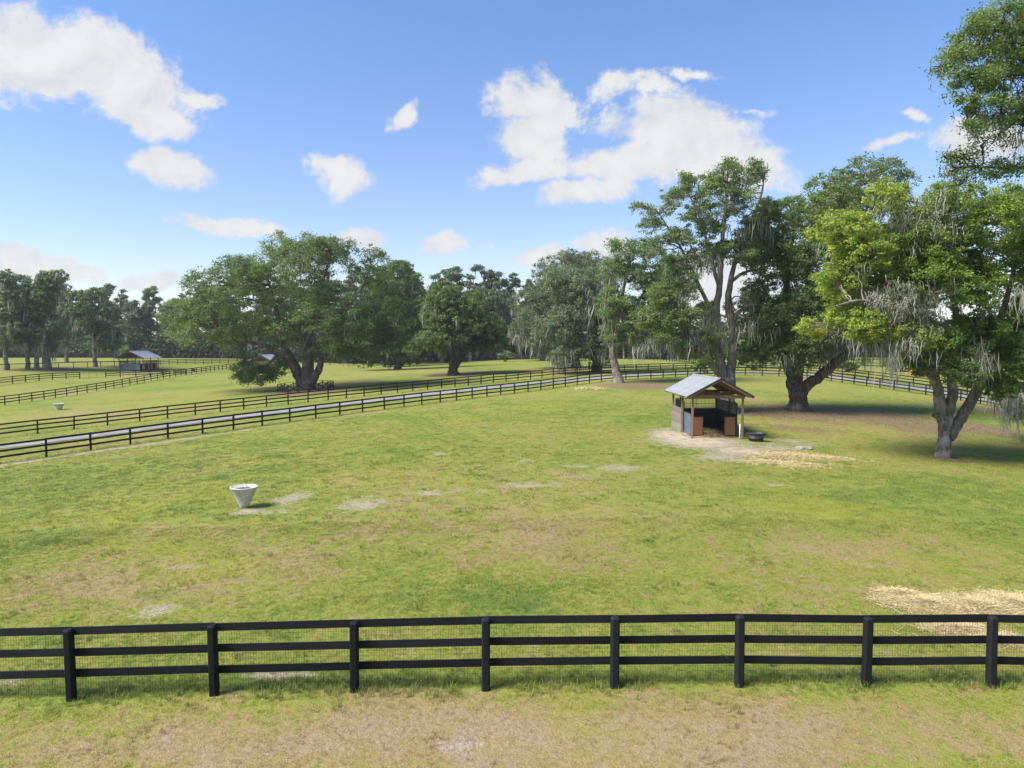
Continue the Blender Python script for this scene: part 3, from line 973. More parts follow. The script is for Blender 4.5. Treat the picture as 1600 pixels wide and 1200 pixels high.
def shed(label, base, rz, w=3.66, L=6.1, slope=0.545, ov=0.48, ovy=0.65, mode='near', group='open run-in sheds'):
    r = tag(empty('run_in_shed', base, rz), label, 'shed', group)
    hw = w / 2
    ez = 2.99                                    # eave
    rzg = ez + (hw + ov) * slope                 # ridge
    T = MAT['raw_timber']
    Bm = MAT['beam_timber']
    zr = lambda x: rzg - abs(x) * slope
    # posts
    ptop = zr(hw - .07) - .24
    pm2 = MB().box((-.07, -.07, -.3), (.07, .07, ptop), None, .008)
    pme = mesh_np('post', np.concatenate(pm2.v), [np.array(f) for f in pm2.f.values()], T)
    ys = (.07, L / 2, L - .07)
    for x in (-hw + .07, hw - .07):
        for y in ys:
            obj('post', pme, r, (x, y, 0))
    # eave beams, tie beams
    for x in (-hw + .07, hw - .07):
        MB().bar((x, -ovy + .1, ptop + .075), (x, L + ovy - .1, ptop + .075), .09, .15).build('eave_beam', Bm, r)
    for y in ys:
        MB().bar((-hw - .06, y - .095, ptop - .12), (hw + .06, y - .095, ptop - .12), .045, .24).build('tie_beam', Bm, r)
    MB().bar((0, -ovy + .06, rzg - .13), (0, L + ovy - .06, rzg - .13), .045, .18).build('ridge_beam', Bm, r)
    sl = math.hypot(1, slope)
    rl = (hw + ov) * sl
    rafy = np.concatenate([[-ovy + .05], np.linspace(.1, L - .1, 6 if mode == 'near' else 4), [L + ovy - .05]])
    for y in rafy:
        for sx in (-1, 1):
            MB().bar((sx * .03, y, rzg - .115), (sx * (hw + ov - .05), y, zr(hw + ov - .05) - .115), .045, .15).build('rafter', Bm, r)
    for sx in (-1, 1):
        MB().bar((sx * (hw + ov - .02), -ovy, ez - .06), (sx * (hw + ov - .02), L + ovy, ez - .06), .03, .12).build('fascia', Bm, r)
    # roof sheets
    n = 8
    wd = (L + 2 * ovy) / n
    sm = sheet_mesh(rl + .05, wd - .004, 4 if mode == 'near' else 2)
    ang = math.atan(slope)
    for sx in (-1, 1):
        for k in range(n):
            o = obj('roof_sheet', sm, r)
            o.rotation_euler = (0, ang, 0) if sx > 0 else (0, ang, math.pi)
            o.location = (0, -ovy + wd * k, rzg) if sx > 0 else (0, -ovy + wd * (k + 1), rzg)
    mb = MB()
    for sx in (-1, 1):
        mb.bar((0, -ovy - .01, rzg + .03), (0, L + ovy + .01, rzg + .03), .012, .02)
        M = Matrix.Rotation(ang * 1, 4, 'Y') if sx > 0 else Matrix.Rotation(math.pi, 4, 'Z') @ Matrix.Rotation(ang, 4, 'Y')
        M = Matrix.Translation((0, L / 2, rzg + .034)) @ M
        mb.box((0, -L / 2 - ovy - .01, 0), (.17, L / 2 + ovy + .01, .006), M)
    mb.build('ridge_cap', MAT['zinc_trim'], r)
    mb = MB()
    for y in (-ovy - .012, L + ovy + .012):
        for sx in (-1, 1):
            mb.bar((0, y, rzg - .01), (sx * (hw + ov + .02), y, zr(hw + ov + .02) - .01), .016, .09)
    mb.build('gable_trim', MAT['black_steel'], r)
    # stall
    y0, y1 = 0.95, L - .22
    x0, x1 = -hw + .23, hw - .23

    def solid(a, b, z0, z1, mt, n, name='stall_board', th=.035):
        a, b = np.array(a, float), np.array(b, float)
        for k in range(n):
            p, q = a + (b - a) * (k / n), a + (b - a) * ((k + 1) / n)
            d = (q - p) / np.linalg.norm(q - p) * .004
            MB().bar(p + d + (0, 0, (z0 + z1) / 2), q - d + (0, 0, (z0 + z1) / 2), th, z1 - z0).build(name, mt, r)

    def stall_side(a, b, nb, mt, z1=1.6, gr=True):
        solid(a, b, .06, z1, mt, nb)
        if gr:
            mb = MB()
            grille(mb, (*a[:2], 0), (*b[:2], 0), z1, 2.36)
            mb.build('grille', MAT['black_steel'], r)
    SB, BS, DT = MAT['stall_board'], MAT['blue_steel'], MAT['door_timber']

    def door(xa, xb, y, yaw, hinge, z1=1.45):
        d = empty('stall_door', (xa if hinge < 0 else xb, y, 0), yaw)
        d.parent = r
        wd_ = xb - xa
        s0 = 0 if hinge < 0 else -wd_
        nb = 5
        for k in range(nb):
            MB().box((s0 + .045 + (wd_ - .09) * k / nb + .003, -.02, .13), (s0 + .045 + (wd_ - .09) * (k + 1) / nb - .003, .02, z1 - .05)).build('board', DT, d)
        mb = MB()
        for (a_, b_) in (((s0, .10), (s0 + wd_, .10)), ((s0, z1 - .02), (s0 + wd_, z1 - .02))):
            mb.bar((a_[0], 0, a_[1]), (b_[0], 0, b_[1]), .05, .06)
        for xx in (s0 + .022, s0 + wd_ - .022):
            mb.bar((xx, 0, .13), (xx, 0, z1 - .05), .05, .045, up=(0, 1, 0))
        mb.build('frame', MAT['black_steel'], d)
        return d
    if mode == 'near':
        stall_side((x0, y1, 0), (x1, y1, 0), 3, SB)
        stall_side((x1, y1 - .03, 0), (x1, y0, 0), 3, SB)
        stall_side((x0, y1 - .03, 0), (x0, L / 2 + .1, 0), 2, SB)
        solid((x0 - .02, L / 2 + .02, 0), (x0 - .02, y0, 0), .06, 1.6, BS, 3, 'steel_panel')
        mb = MB()
        for y in (L / 2 + .04, y0 - .02):
            mb.bar((x0 - .02, y, .02), (x0 - .02, y, 1.66), .07, .05, up=(0, 1, 0))
        mb.bar((x0 - .02, L / 2, 1.63), (x0 - .02, y0, 1.63), .05, .06)
        mb.build('panel_frame', MAT['black_steel'], r)
        for x, zt in ((x0 + .06, 1.5), (x1, 2.42)):
            MB().bar((x, y0 - .06, 0), (x, y0 - .06, zt), .09, .09, up=(0, 1, 0)).build('stall_post', MAT['black_steel'], r)
        for x in (x0 + .35, x1 - .02):
            MB().bar((x, y1 + .02, 0), (x, y1 + .02, ptop - .02), .09, .09, up=(0, 1, 0)).build('stall_post', MAT['black_steel'], r)
        door(x0 + .12, x0 + .88, y0 - .06, R(12), -1)
        door(x1 - .88, x1 - .05, y0 - .06, 0, 1)
        # weathered planks on the outer left wall, rear bay
        n = 12
        for k in range(n):
            z0 = .04 + 1.84 * k / n
            jt = rng.normal(0, .004)
            MB().box((-hw - .03 + jt, L / 2 - .02, z0), (-hw + jt - .002, L - .0, z0 + 1.84 / n - .008)).build('plank', MAT['grey_plank'], r)
    elif mode == 'blue':
        stall_side((-hw + .12, .25, 0), (hw - .9, .25, 0), 4, BS)
        stall_side((-hw + .2, L - .3, 0), (hw - .2, L - .3, 0), 4, SB)
        stall_side((-hw + .15, .3, 0), (-hw + .15, L - .3, 0), 3, SB)
        for (ya, yb) in ((.2, 1.1), (2.2, 3.0), (3.3, 4.1), (L - 1.1, L - .3)):
            for k in range(4):
                yy = ya + (yb - ya) * k / 4
                MB().box((hw - .22, yy + .004, .1), (hw - .17, ya + (yb - ya) * (k + 1) / 4 - .004, 1.5)).build('board', DT, r)
        MB().bar((0, L / 2, .06), (0, L / 2, 2.3), .1, .1, up=(0, 1, 0)).build('stall_post', MAT['black_steel'], r)
        mb = MB()
        grille(mb, (hw - .2, .2, 0), (hw - .2, L - .3, 0), 1.6, 2.36)
        mb.build('grille', MAT['black_steel'], r)
    else:
        stall_side((x0, y1, 0), (x1, y1, 0), 3, SB)
        stall_side((x0, y1 - .03, 0), (x0, y0, 0), 3, SB)
        stall_side((x1, y1 - .03, 0), (x1, y0, 0), 3, SB)
        door(x0 + .1, x0 + .9, y0, 0, -1)
        door(x1 - .9, x1 - .05, y0, 0, 1)
    return r


SH = at(1124, 688)
SHX, SHY = 14.46, 49.25
SHZ = float(terrain(SHX, SHY + 1))
shed('open timber run-in shed with pale metal roof, grey plank side and two orange brown doors', (SHX, SHY, SHZ), 0.0)
p2 = at(205, 580)
shed('far left run-in shed with a blue panel front and orange doors under a pale roof', (p2[0], p2[1], p2[2]), R(-3), w=5.7, L=6.4, slope=.46, ov=.6, mode='blue')
p3 = at(409, 584.5)
shed('run-in shed half hidden behind the low hanging limb of the ringed oak', (p3[0], p3[1], p3[2]), R(-2), w=4.2, mode='far')
# ------------------------------------------------------------------ small things in the paddocks
def waterer(label, p, rt=.57, h=.92, rb=.165):
    r = tag(empty('stone_waterer', p), label, 'waterer', 'conical waterers')
    V, F = lathe([(.02, -.06), (rb, -.06), (rb + .01, .03), (rb + (rt - rb) * .5, h * .5), (rt - .015, h - .06), (rt, h - .05), (rt + .012, h - .02), (rt, h),
                  (rt - .05, h), (rt - .06, h - .02), (rt - .10, h - .045), (rt - .26, h - .055), (rt - .29, h - .12), (.02, h - .13)], 40)
    obj('bowl', mesh_np('bowl', V, F, MAT['concrete'], True), r)
    V, F = lathe([(.001, h - .075), (rt - .272, h - .075)], 40)
    obj('water', mesh_np('water', V, F, MAT['water'], True), r)
    mb = MB()
    mb.tube([(-.10, .12, h - .12), (-.10, .12, h + .07), (-.03, .10, h + .10), (.06, .08, h + .08), (.08, .08, h - .06)], [.016] * 5, 6)
    mb.box((.03, .05, h - .07), (.14, .13, h - .02))
    mb.build('float_valve', MAT['zinc_trim'], r)
    mb = MB()
    for (aa, zz) in ((-1.2, .62), (-2.2, .44), (-1.7, .3)):
        rr = rb + (rt - rb) * zz / h
        mb.tube([(math.cos(aa) * (rr - .02), math.sin(aa) * (rr - .02), zz), (math.cos(aa) * (rr + .015), math.sin(aa) * (rr + .015), zz)], [.014, .014], 6)
    mb.build('bolt', MAT['zinc_trim'], r)
    return r


waterer('white cone shaped stone waterer standing in the middle of the near paddock', at(382, 793))
waterer('small pale cone shaped waterer in the far left pasture below the diagonal fence', at(92, 640.5), .66, .86, .3)

tp = at(1181, 689.5)
tb = tag(empty('water_tub', (tp[0], tp[1], tp[2])), 'black rubber water tub with side handles beside the shed post', 'tub')
V, F = lathe([(.02, .0), (.42, .0), (.44, .03), (.50, .22), (.525, .225), (.535, .26), (.515, .27), (.565, .46), (.575, .52), (.61, .54), (.615, .57), (.59, .585), (.555, .58), (.54, .50), (.47, .22), (.40, .06), (.02, .05)], 44, 1.02, .86)
obj('body', mesh_np('body', V, F, MAT['rubber'], True), tb)
V, F = lathe([(.001, .44), (.525, .44)], 44, 1.02, .86)
obj('water', mesh_np('water', V, F, MAT['water'], True), tb)
for sx in (-1, 1):
    mb = MB()
    mb.tube([(sx * .58, -.12, .5), (sx * .70, -.11, .50), (sx * .73, 0, .44), (sx * .70, .11, .50), (sx * .58, .12, .5)], [.026] * 5, 7)
    mb.build('handle', MAT['rubber'], tb, True)
pp = at(1161, 689.5)
tag(MB().tube([(0, 0, -.2), (0, 0, 1.08), (.0, 0, 1.085)], [.045, .045, .03], 12).build('standpipe', MAT['pvc'], None, True, loc=(15.93, 48.95, float(terrain(15.93, 48.95)))),
    'short white plastic standpipe in front of the right shed post', 'pipe')

def rock(label, p, sx, sy, sz, seed):
    rr = np.random.default_rng(seed)
    th = np.linspace(0, 2 * np.pi, 12, endpoint=False)
    V = []
    for k, (rad_, z) in enumerate(((.9, -.1), (1.0, .3), (.8, .8), (.4, 1.0))):
        V += [(math.cos(a) * sx * rad_ * (1 + rr.normal(0, .1)), math.sin(a) * sy * rad_ * (1 + rr.normal(0, .1)), sz * z * (1 + rr.normal(0, .08))) for a in th]
    F = [[k * 12 + i, k * 12 + (i + 1) % 12, (k + 1) * 12 + (i + 1) % 12, (k + 1) * 12 + i] for k in range(3) for i in range(12)]
    me = mesh_np('rock', V, [np.array(F), np.array([[36 + i for i in range(12)]])], MAT['rock'], False)
    tag(obj('rock', me, None, tuple(p)), label, 'rock')


rock('flat pale stone lying in the grass right of the water tub', at(1256, 701), .62, .45, .16, 3)
bt = at(302, 580)
o_ = tag(empty('feed_tub', (bt[0], bt[1], bt[2])), 'small black tub at the diagonal fence by the far pasture', 'tub')
V, F = lathe([(.02, 0), (.34, 0), (.44, .55), (.47, .58), (.43, .58), (.33, .08), (.02, .06)], 24)
obj('body', mesh_np('body', V, F, MAT['rubber'], True), o_)
MB().tube([(-.45, 0, .55), (-.3, 0, .8), (0, 0, .88), (.3, 0, .8), (.45, 0, .55)], [.014] * 5, 5).build('handle', MAT['zinc_trim'], o_)


def cabin(name, label, cat, p, w_, d_, h_, mw, mr, rz=0.0):
    r = tag(empty(name, tuple(p), rz), label, cat)
    MB().box((-w_ / 2, -d_ / 2, -.2), (w_ / 2, d_ / 2, h_)).build('wall', MAT[mw], r)
    mb = MB()
    for sy in (-1, 1):
        a = math.atan2(d_ * .24, d_ / 2)
        M = Matrix.Translation((0, 0, h_ + d_ * .24)) @ Matrix.Rotation(-sy * a, 4, 'X')
        mb.box((-w_ / 2 - .3, 0 if sy > 0 else -(d_ / 2 + .35) / math.cos(a), 0), (w_ / 2 + .3, (d_ / 2 + .35) / math.cos(a) if sy > 0 else 0, .05), M)
    mb.build('roof', MAT[mr], r)
    for x_ in (-w_ / 2 + .01, w_ / 2 - .06):
        V = [(x_ + e, *q2) for e in (0, .05) for q2 in ((-d_ / 2, h_), (d_ / 2, h_), (0, h_ + d_ * .23))]
        obj('gable', mesh_np('gable', V, [np.array([[0, 2, 1], [3, 4, 5]]), np.array([[0, 1, 4, 3], [1, 2, 5, 4], [2, 0, 3, 5]])], MAT[mw]), r)
    MB().box((-.5, -d_ / 2 - .04, 0), (.5, -d_ / 2 - .002, 2.0)).build('door', MAT['stall_board'], r)
    MB().box((w_ * .22, -d_ / 2 - .04, 1.1), (w_ * .22 + .9, -d_ / 2 - .002, 1.9)).build('window', MAT['water'], r)
    return r


q = pt(863, 556, 262)
cabin('cottage', 'white roofed cottage glimpsed through the woods behind the grey oaks', 'cottage', (q[0], q[1], 0.9), 8, 6, 2.6, 'shed_wall', 'sheet_white')
q = pt(790, 556, 280)
cabin('cottage', 'white roof glimpsed under a round shrub right of the forked oak', 'cottage', (q[0], q[1], 2.2), 7, 6, 2.6, 'shed_wall', 'sheet_white')
q = at(1434, 588)
cabin('feed_shed', 'small rust brown shed in the sunny field beyond the right hand fences', 'shed', (q[0], q[1], q[2]), 1.9, 1.7, 1.35, 'rust_wood', 'rust_wood', R(10))


# straw
def straw(name, label, blobs, n, thick, ln=(.16, .46), wd=.007, cat='straw'):
    V, T = [], []
    tot = sum(b_[2] * b_[3] * b_[4] for b_ in blobs)
    for (cx, cy, rx, ry, wgt, ang) in blobs:
        k = int(n * rx * ry * wgt / tot)
        th = rng.uniform(0, 2 * np.pi, k)
        rr = np.abs(rng.normal(0, .48, k))
        dx, dy = rx * rr * np.cos(th), ry * rr * np.sin(th)
        X = cx + dx * math.cos(ang) - dy * math.sin(ang)
        Y = cy + dx * math.sin(ang) + dy * math.cos(ang)
        Z = terrain(X, Y) + .015 + thick * np.clip(1.1 - rr, 0, 1) * rng.uniform(.2, 1, k)
        yw = rng.normal(ang, 1.1, k)
        pi = rng.normal(0, .16, k)
        l = rng.uniform(*ln, k)
        d = np.stack([np.cos(yw) * np.cos(pi), np.sin(yw) * np.cos(pi), np.sin(pi)], 1) * l[:, None] / 2
        s_ = np.cross(d, rng.normal(0, 1, (k, 3)) * .3 + np.array([0, 0, 1]))
        s_ = s_ / np.linalg.norm(s_, axis=1)[:, None] * wd / 2 * rng.uniform(.7, 1.5, k)[:, None]
        c = np.stack([X, Y, Z], 1)
        V.append(np.stack([c - d - s_, c + d - s_, c + d + s_, c - d + s_], 1).reshape(-1, 3))
        T.append(rng.uniform(0, 1, k))
    V = np.concatenate(V)
    F = np.arange(len(V)).reshape(-1, 4)
    return tag(obj(name, mesh_np(name, V, F, MAT['straw'], False, {'tint': np.concatenate(T)})), label, cat, kind='stuff')


def blob(px, py, rx, ry, wgt=1.0, ang=0.0):
    c = at(px, py)
    y1, y2 = at(px, py + ry)[1], at(px, py - ry)[1]
    return (c[0], c[1], rx * c[1] / FPX, abs(y2 - y1) / 2, wgt, ang)


straw('straw_pile', 'loose heap of golden straw behind the near fence at the right edge',
      [blob(1450, 945, 70, 17, 1.1, -.35), blob(1530, 948, 75, 20, 1.1, -.2), blob(1590, 945, 60, 20, 1.1, -.2), blob(1500, 985, 70, 14, .35), blob(1560, 1000, 60, 14, .3), blob(1410, 930, 40, 9, .8, -.4), blob(1650, 955, 60, 22, 1.0)],
      66000, .10)
straw('straw_litter', 'thin golden straw spread on the grass right of the run-in shed',
      [blob(1235, 712, 60, 6, 1.0), blob(1290, 716, 50, 4, .7), blob(1200, 722, 60, 5, .25), blob(1260, 727, 60, 5, .35)], 30000, .02, (.15, .4), .014)
straw('straw_litter', 'small bright patch of straw beside the lane fence by the pale leaning oak', [blob(915, 607, 18, 2.2, 1.0), blob(935, 606, 14, 1.6, .6)], 2200, .03, (.2, .5), .04)
straw('straw_litter', 'small pale straw patch below the diagonal fence in the left pasture', [blob(299, 588, 9, 1.2, 1.0)], 900, .04, (.2, .5), .05)
X0, X1, Y0_, Y1_ = SHX - 1.55, SHX + 1.55, SHY + .9, SHY + 5.7
straw('straw_bedding', 'trodden yellow straw bedding on the floor inside the near run-in shed',
      [(SHX - .5, SHY + 2.2, 1.2, 1.6, 1, 0), (SHX + .5, SHY + 2.4, 1.2, 1.7, 1, 0), (SHX, SHY + 4.0, 1.5, 1.4, .8, 0), (SHX, SHY + 1.0, 1.1, .5, .6, 0)], 30000, .14, (.15, .4), .025)
# ------------------------------------------------------------------ trees
def catmull(P, k=4):
    P = np.asarray(P, float)
    if len(P) < 3:
        return np.array([P[0] + (P[-1] - P[0]) * t_ for t_ in np.linspace(0, 1, k + 1)])
    Q = np.vstack([2 * P[0] - P[1], P, 2 * P[-1] - P[-2]])
    o_ = []
    for i in range(1, len(Q) - 2):
        for t_ in np.linspace(0, 1, k, endpoint=False):
            a, b_, c_, d = Q[i - 1], Q[i], Q[i + 1], Q[i + 2]
            o_.append(.5 * ((2 * b_) + (-a + c_) * t_ + (2 * a - 5 * b_ + 4 * c_ - d) * t_ ** 2 + (-a + 3 * b_ - 3 * c_ + d) * t_ ** 3))
    o_.append(P[-1])
    return np.array(o_)


def unit(a):
    return a / (np.linalg.norm(a, axis=-1, keepdims=True) + 1e-9)


class Acc:
    def __init__(s):
        s.v, s.f, s.t, s.n = [], [], [], 0

    def add(s, V, F, t_=None):
        s.v.append(V)
        s.f.append(F + s.n)
        s.n += len(V)
        if t_ is not None:
            s.t.append(t_)

    def mesh(s, name, mat_, sm=False):
        return mesh_np(name, np.concatenate(s.v), np.concatenate(s.f), mat_, sm, {'tint': np.concatenate(s.t)} if s.t else None)


def crown_np(lobes, n, size, g, cl=None, droop=0.0):
    """lobes: (centre3, (rx,ry,rz), tint, density). Leaves sit in clumps on the outer shell of each lobe.
    returns leaf quads, per-leaf tint and the clump centres"""
    wts = np.array([l[1][0] * l[1][2] * l[3] for l in lobes])
    wts = wts / wts.sum()
    Vs, Ts, Cs = [], [], []
    for (c, rad_, tint, den), wt in zip(lobes, wts):
        m_ = max(20, int(n * wt))
        rmin = min(rad_)
        cr = cl if cl else float(np.clip(rmin * .30, .35, 1.1))
        nc = max(6, int(1.15 * (rad_[0] * rad_[2] + rad_[1] * rad_[2] + rad_[0] * rad_[1]) / 3 / (cr * cr) * 3.1 * min(1.0, .35 + .65 * den)))
        d = unit(g.normal(0, 1, (nc, 3)) + np.array([0, 0, .22]))
        rr = g.uniform(.5, 1.06, nc) ** .7
        far = g.random(nc) < .13
        rr[far] *= g.uniform(1.1, 1.32, far.sum())
        cc = np.asarray(c) + d * rr[:, None] * np.asarray(rad_)
        wc = g.uniform(.3, 1.7, nc)
        wc[far] *= .45
        cnt = np.maximum(3, (m_ * wc / wc.sum()).astype(int))
        ct = np.clip(tint + g.normal(0, .13, nc), 0, 1)
        idx = np.repeat(np.arange(nc), cnt)
        k = len(idx)
        crs = cr * g.uniform(.65, 1.25, nc)
        crs[far] *= .6
        off = g.normal(0, .46, (k, 3)) * crs[idx][:, None] * np.array([1, 1, .62])
        off[:, 2] -= droop * np.abs(g.normal(0, .6, k)) * crs[idx]
        p = cc[idx] + off
        nrm = unit(d[idx] * .55 + np.array([0, 0, .45]) + g.normal(0, .62, (k, 3)))
        ax = unit(np.cross(nrm, g.normal(0, 1, (k, 3))))
        bx = np.cross(nrm, ax)
        l = size * g.uniform(.6, 1.35, k)[:, None]
        wd = l * g.uniform(.42, .7, k)[:, None]
        q = np.stack([p - ax * l * .5, p + bx * wd * .5 + ax * l * .05, p + ax * l * .5, p - bx * wd * .5 + ax * l * .05], 1)
        Vs.append(q.reshape(-1, 3))
        Ts.append(np.clip(ct[idx] + g.normal(0, .11, k), 0, 1))
        Cs.append(cc)
    V = np.concatenate(Vs)
    return V, np.arange(len(V)).reshape(-1, 4), np.concatenate(Ts), Cs


def moss_np(pts, lens, g, wide=.10, per=8, spread=.28):
    """hanging beards: thin ragged ribbons below each point"""
    n = len(pts) * per
    P = np.repeat(np.asarray(pts, float), per, 0) + g.normal(0, 1, (n, 3)) * np.array([spread, spread, spread * .5])
    L = np.repeat(np.asarray(lens, float), per) * g.uniform(.35, 1.1, n)
    yaw = g.uniform(0, np.pi, n)
    sd_ = np.stack([np.cos(yaw), np.sin(yaw), np.zeros(n)], 1)
    sway = g.normal(0, .16, (n, 2))
    wd = wide * g.uniform(.4, 1.3, n)
    rings = []
    prof = (.35, 1.0, .8, .5, .12)
    for k, t_ in enumerate((0, .25, .5, .75, 1.0)):
        c = P.copy()
        c[:, 2] -= L * t_
        c[:, 0] += sway[:, 0] * L * t_ + g.normal(0, .045, n) * (k > 0)
        c[:, 1] += sway[:, 1] * L * t_ + g.normal(0, .045, n) * (k > 0)
        h = sd_ * (wd * prof[k])[:, None] * .5
        rings += [c - h, c + h]
    V = np.stack(rings, 1).reshape(-1, 3)
    base = np.arange(n)[:, None] * 10
    F = np.concatenate([np.stack([base[:, 0] + 2 * k, base[:, 0] + 2 * k + 1, base[:, 0] + 2 * k + 3, base[:, 0] + 2 * k + 2], 1) for k in range(4)])
    t_ = np.tile(np.clip(g.normal(.45, .22, n), 0, 1), 4)
    return V, F, t_


def branch_np(a, b, r0, r1, g, arch=.12, n=5, sides=5):
    a, b = np.asarray(a, float), np.asarray(b, float)
    L = np.linalg.norm(b - a)
    t_ = np.linspace(0, 1, n)[:, None]
    P = a + (b - a) * t_
    P[:, 2] += arch * L * np.sin(np.pi * t_[:, 0])
    P[1:-1] += g.normal(0, .045 * L, (n - 2, 3))
    return tube_np(P, np.linspace(r0, r1, n) ** 1.0, sides)


def tree(name, label, base, limbs, lobes, n=40000, size=.16, leafm='leaf_oak', barkm='bark_brown', moss=(), automoss=0, moss_len=(.5, 1.8),
         group=None, twin=.7, depth=.55, seed=1, flare=1.0, clump=None, twigs=0, cat='tree', Y=None, droop=0.0, moss_w=.09, hang=0, split=1, tint0=.5):
    g = np.random.default_rng(seed)
    b0 = at(*base) if Y is None else pt(base[0], base[1], Y)
    if Y is not None:
        b0 = np.array([b0[0], Y, float(terrain(b0[0], Y))])
    Y0 = b0[1]
    s = Y0 / FPX
    root = tag(empty(name, b0), label, cat, group)
    # limbs
    ac = Acc()
    LP, LR = [], []
    for li, lm in enumerate(limbs):
        P = np.array([pt(p[0], p[1], Y0 + (p[3] if len(p) > 3 else 0)) for p in lm]) - b0
        rr = np.array([p[2] for p in lm], float)
        if li == 0:
            P[0] = (P[0][0], P[0][1], -.35)
        Q = catmull(np.column_stack([P, rr]), 5)
        P, rr = Q[:, :3], np.maximum(Q[:, 3], .02)
        if len(P) > 4:
            wob = g.normal(0, .10, (len(P), 3)) * rr[:, None]
            wob[0] = 0
            P = P + wob
        ph = g.uniform(0, 6, 3)
        hgt = P[:, 2]
        nf = 14 if rr[0] > .25 else 8

        def flute(th, i, ph=ph, hgt=hgt, li=li, rr=rr):
            h_ = np.maximum(hgt[i], 0)
            f = 1 + .07 * np.sin(3 * th + ph[0] + .3 * h_) + .05 * np.sin(5 * th + ph[1] - .5 * h_)
            if li == 0:
                f = f + flare * np.exp(-h_ / (.3 + rr[0] * .3)) * (.26 + .2 * np.sin(4 * th + ph[2]))
            return f
        V, F = tube_np(P, rr, nf, flute)
        ac.add(V, F)
        LP.append(P)
        LR.append(rr)
    # lobes
    xs = np.array([l[0] for l in lobes], float)
    xc, hw = (xs.min() + xs.max()) / 2, (xs.max() - xs.min()) / 2 + 20
    L3 = []
    sgn = 1
    if split > 1:
        ls = []
        for l in lobes:
            l = list(l) + [None, 1.0][len(l) - 4:] if len(l) < 6 else list(l)
            if len(l) > 6:
                ls.append(l)
                continue
            for _ in range(split):
                f_ = g.uniform(.62, .92) if split == 2 else g.uniform(.5, .8)
                ls.append([l[0] + float(np.clip(g.normal(0, .36), -.7, .7)) * l[2], l[1] + float(np.clip(g.normal(.03, .36), -.6, .6)) * l[3], l[2] * f_, l[3] * f_, l[4], l[5] * g.uniform(.6, 1.15)])
        lobes = ls
    for l in lobes:
        px, py, rx, ry = l[:4]
        tint = l[4] if len(l) > 4 and l[4] is not None else tint0
        den = l[5] if len(l) > 5 else 1.0
        span = hw * s * depth * math.sqrt(max(.15, 1 - ((px - xc) / hw) ** 2))
        dy = sgn * g.uniform(.1, 1.0) * span
        if len(l) > 6:
            dy = l[6]
        sgn = -sgn
        k = (Y0 + dy) / Y0
        c = pt(px, py, Y0 + dy) - b0
        rad_ = (rx * s * k, (rx * .6 + ry * .4) * s * k, ry * s * k)
        L3.append((c, rad_, tint, den))
        if twin and len(l) <= 6:
            dy2 = -dy * g.uniform(.6, 1.0)
            k2 = (Y0 + dy2) / Y0
            c2 = pt(px + g.normal(0, rx * .25), py + g.normal(0, ry * .2), Y0 + dy2) - b0
            L3.append((c2, tuple(q_ * k2 / k * .92 for q_ in rad_), tint * .9, den * twin))
    V, F, T, Cs = crown_np(L3, n, size, g, clump, droop)
    AP, AR = np.concatenate(LP), np.concatenate(LR)
    ok = AP[:, 2] > 1.0
    ok[:] = ok if ok.any() else True
    AP, AR = AP[ok], AR[ok]
    for (c, rad_, tint, den), cl_ in zip(L3, Cs):
        dd = np.linalg.norm((AP - c) * np.array([1, 1, 1.25]), axis=1) + np.maximum(0, AP[:, 2] - c[2]) * .8
        j = dd.argmin()
        a = AP[j]
        L = np.linalg.norm(c - a)
        r0 = min(AR[j] * .7, .035 + .017 * L)
        Vb, Fb = branch_np(a, c, r0, max(.03, r0 * .42), g, .07, 6, 6)
        ac.add(Vb, Fb)
        for q_ in cl_[g.permutation(len(cl_))[:7 + twigs]]:
            st = a + (c - a) * g.uniform(.45, 1.0)
            Vb, Fb = branch_np(st, q_, max(.02, r0 * .35), .012, g, .05, 4, 4)
            ac.add(Vb, Fb)
    obj('trunk', ac.mesh('trunk', MAT[barkm], True), root)
    me = mesh_np('crown', V, F, MAT[leafm], False, {'tint': T})
    obj('crown', me, root)
    # moss
    mp, ml = [], []
    for (px, py, sx, sy, ln, k) in moss:
        for _ in range(k):
            dy = g.normal(0, .8)
            mp.append(pt(px + g.normal(0, sx), py + g.normal(0, sy), Y0 + dy - hang) - b0)
            ml.append(ln * s * g.uniform(.5, 1.15))
    if automoss:
        allc = np.concatenate(Cs)
        k = g.choice(len(allc), min(automoss, len(allc)), replace=False)
        for q_ in allc[k]:
            mp.append(q_ - np.array([0, 0, .2]))
            ml.append(g.uniform(*moss_len))
    if mp:
        V, F, T = moss_np(np.array(mp), np.array(ml), g, moss_w)
        for (px, py, sx, sy, ln, k) in moss:
            if sx >= 14 and k >= 14:
                c = pt(px, py, Y0 - hang) - b0
                fz = crown_np([(c + g.normal(0, .4, 3), (sx * 1.25 * s, 1.2, sy * 1.35 * s), .5, .5)], k * 26, .10 if Y0 < 60 else .2, g, .32 if Y0 < 60 else .5, .9)
                F = np.concatenate([F, fz[1] + len(V)])
                V = np.concatenate([V, fz[0]])
                T = np.concatenate([T, np.clip(.15 + fz[2] * .8, 0, 1)])
        tag(obj('hanging_moss', mesh_np('hanging_moss', V, F, MAT['moss'], False, {'tint': T}), root), kind='stuff')
    return root


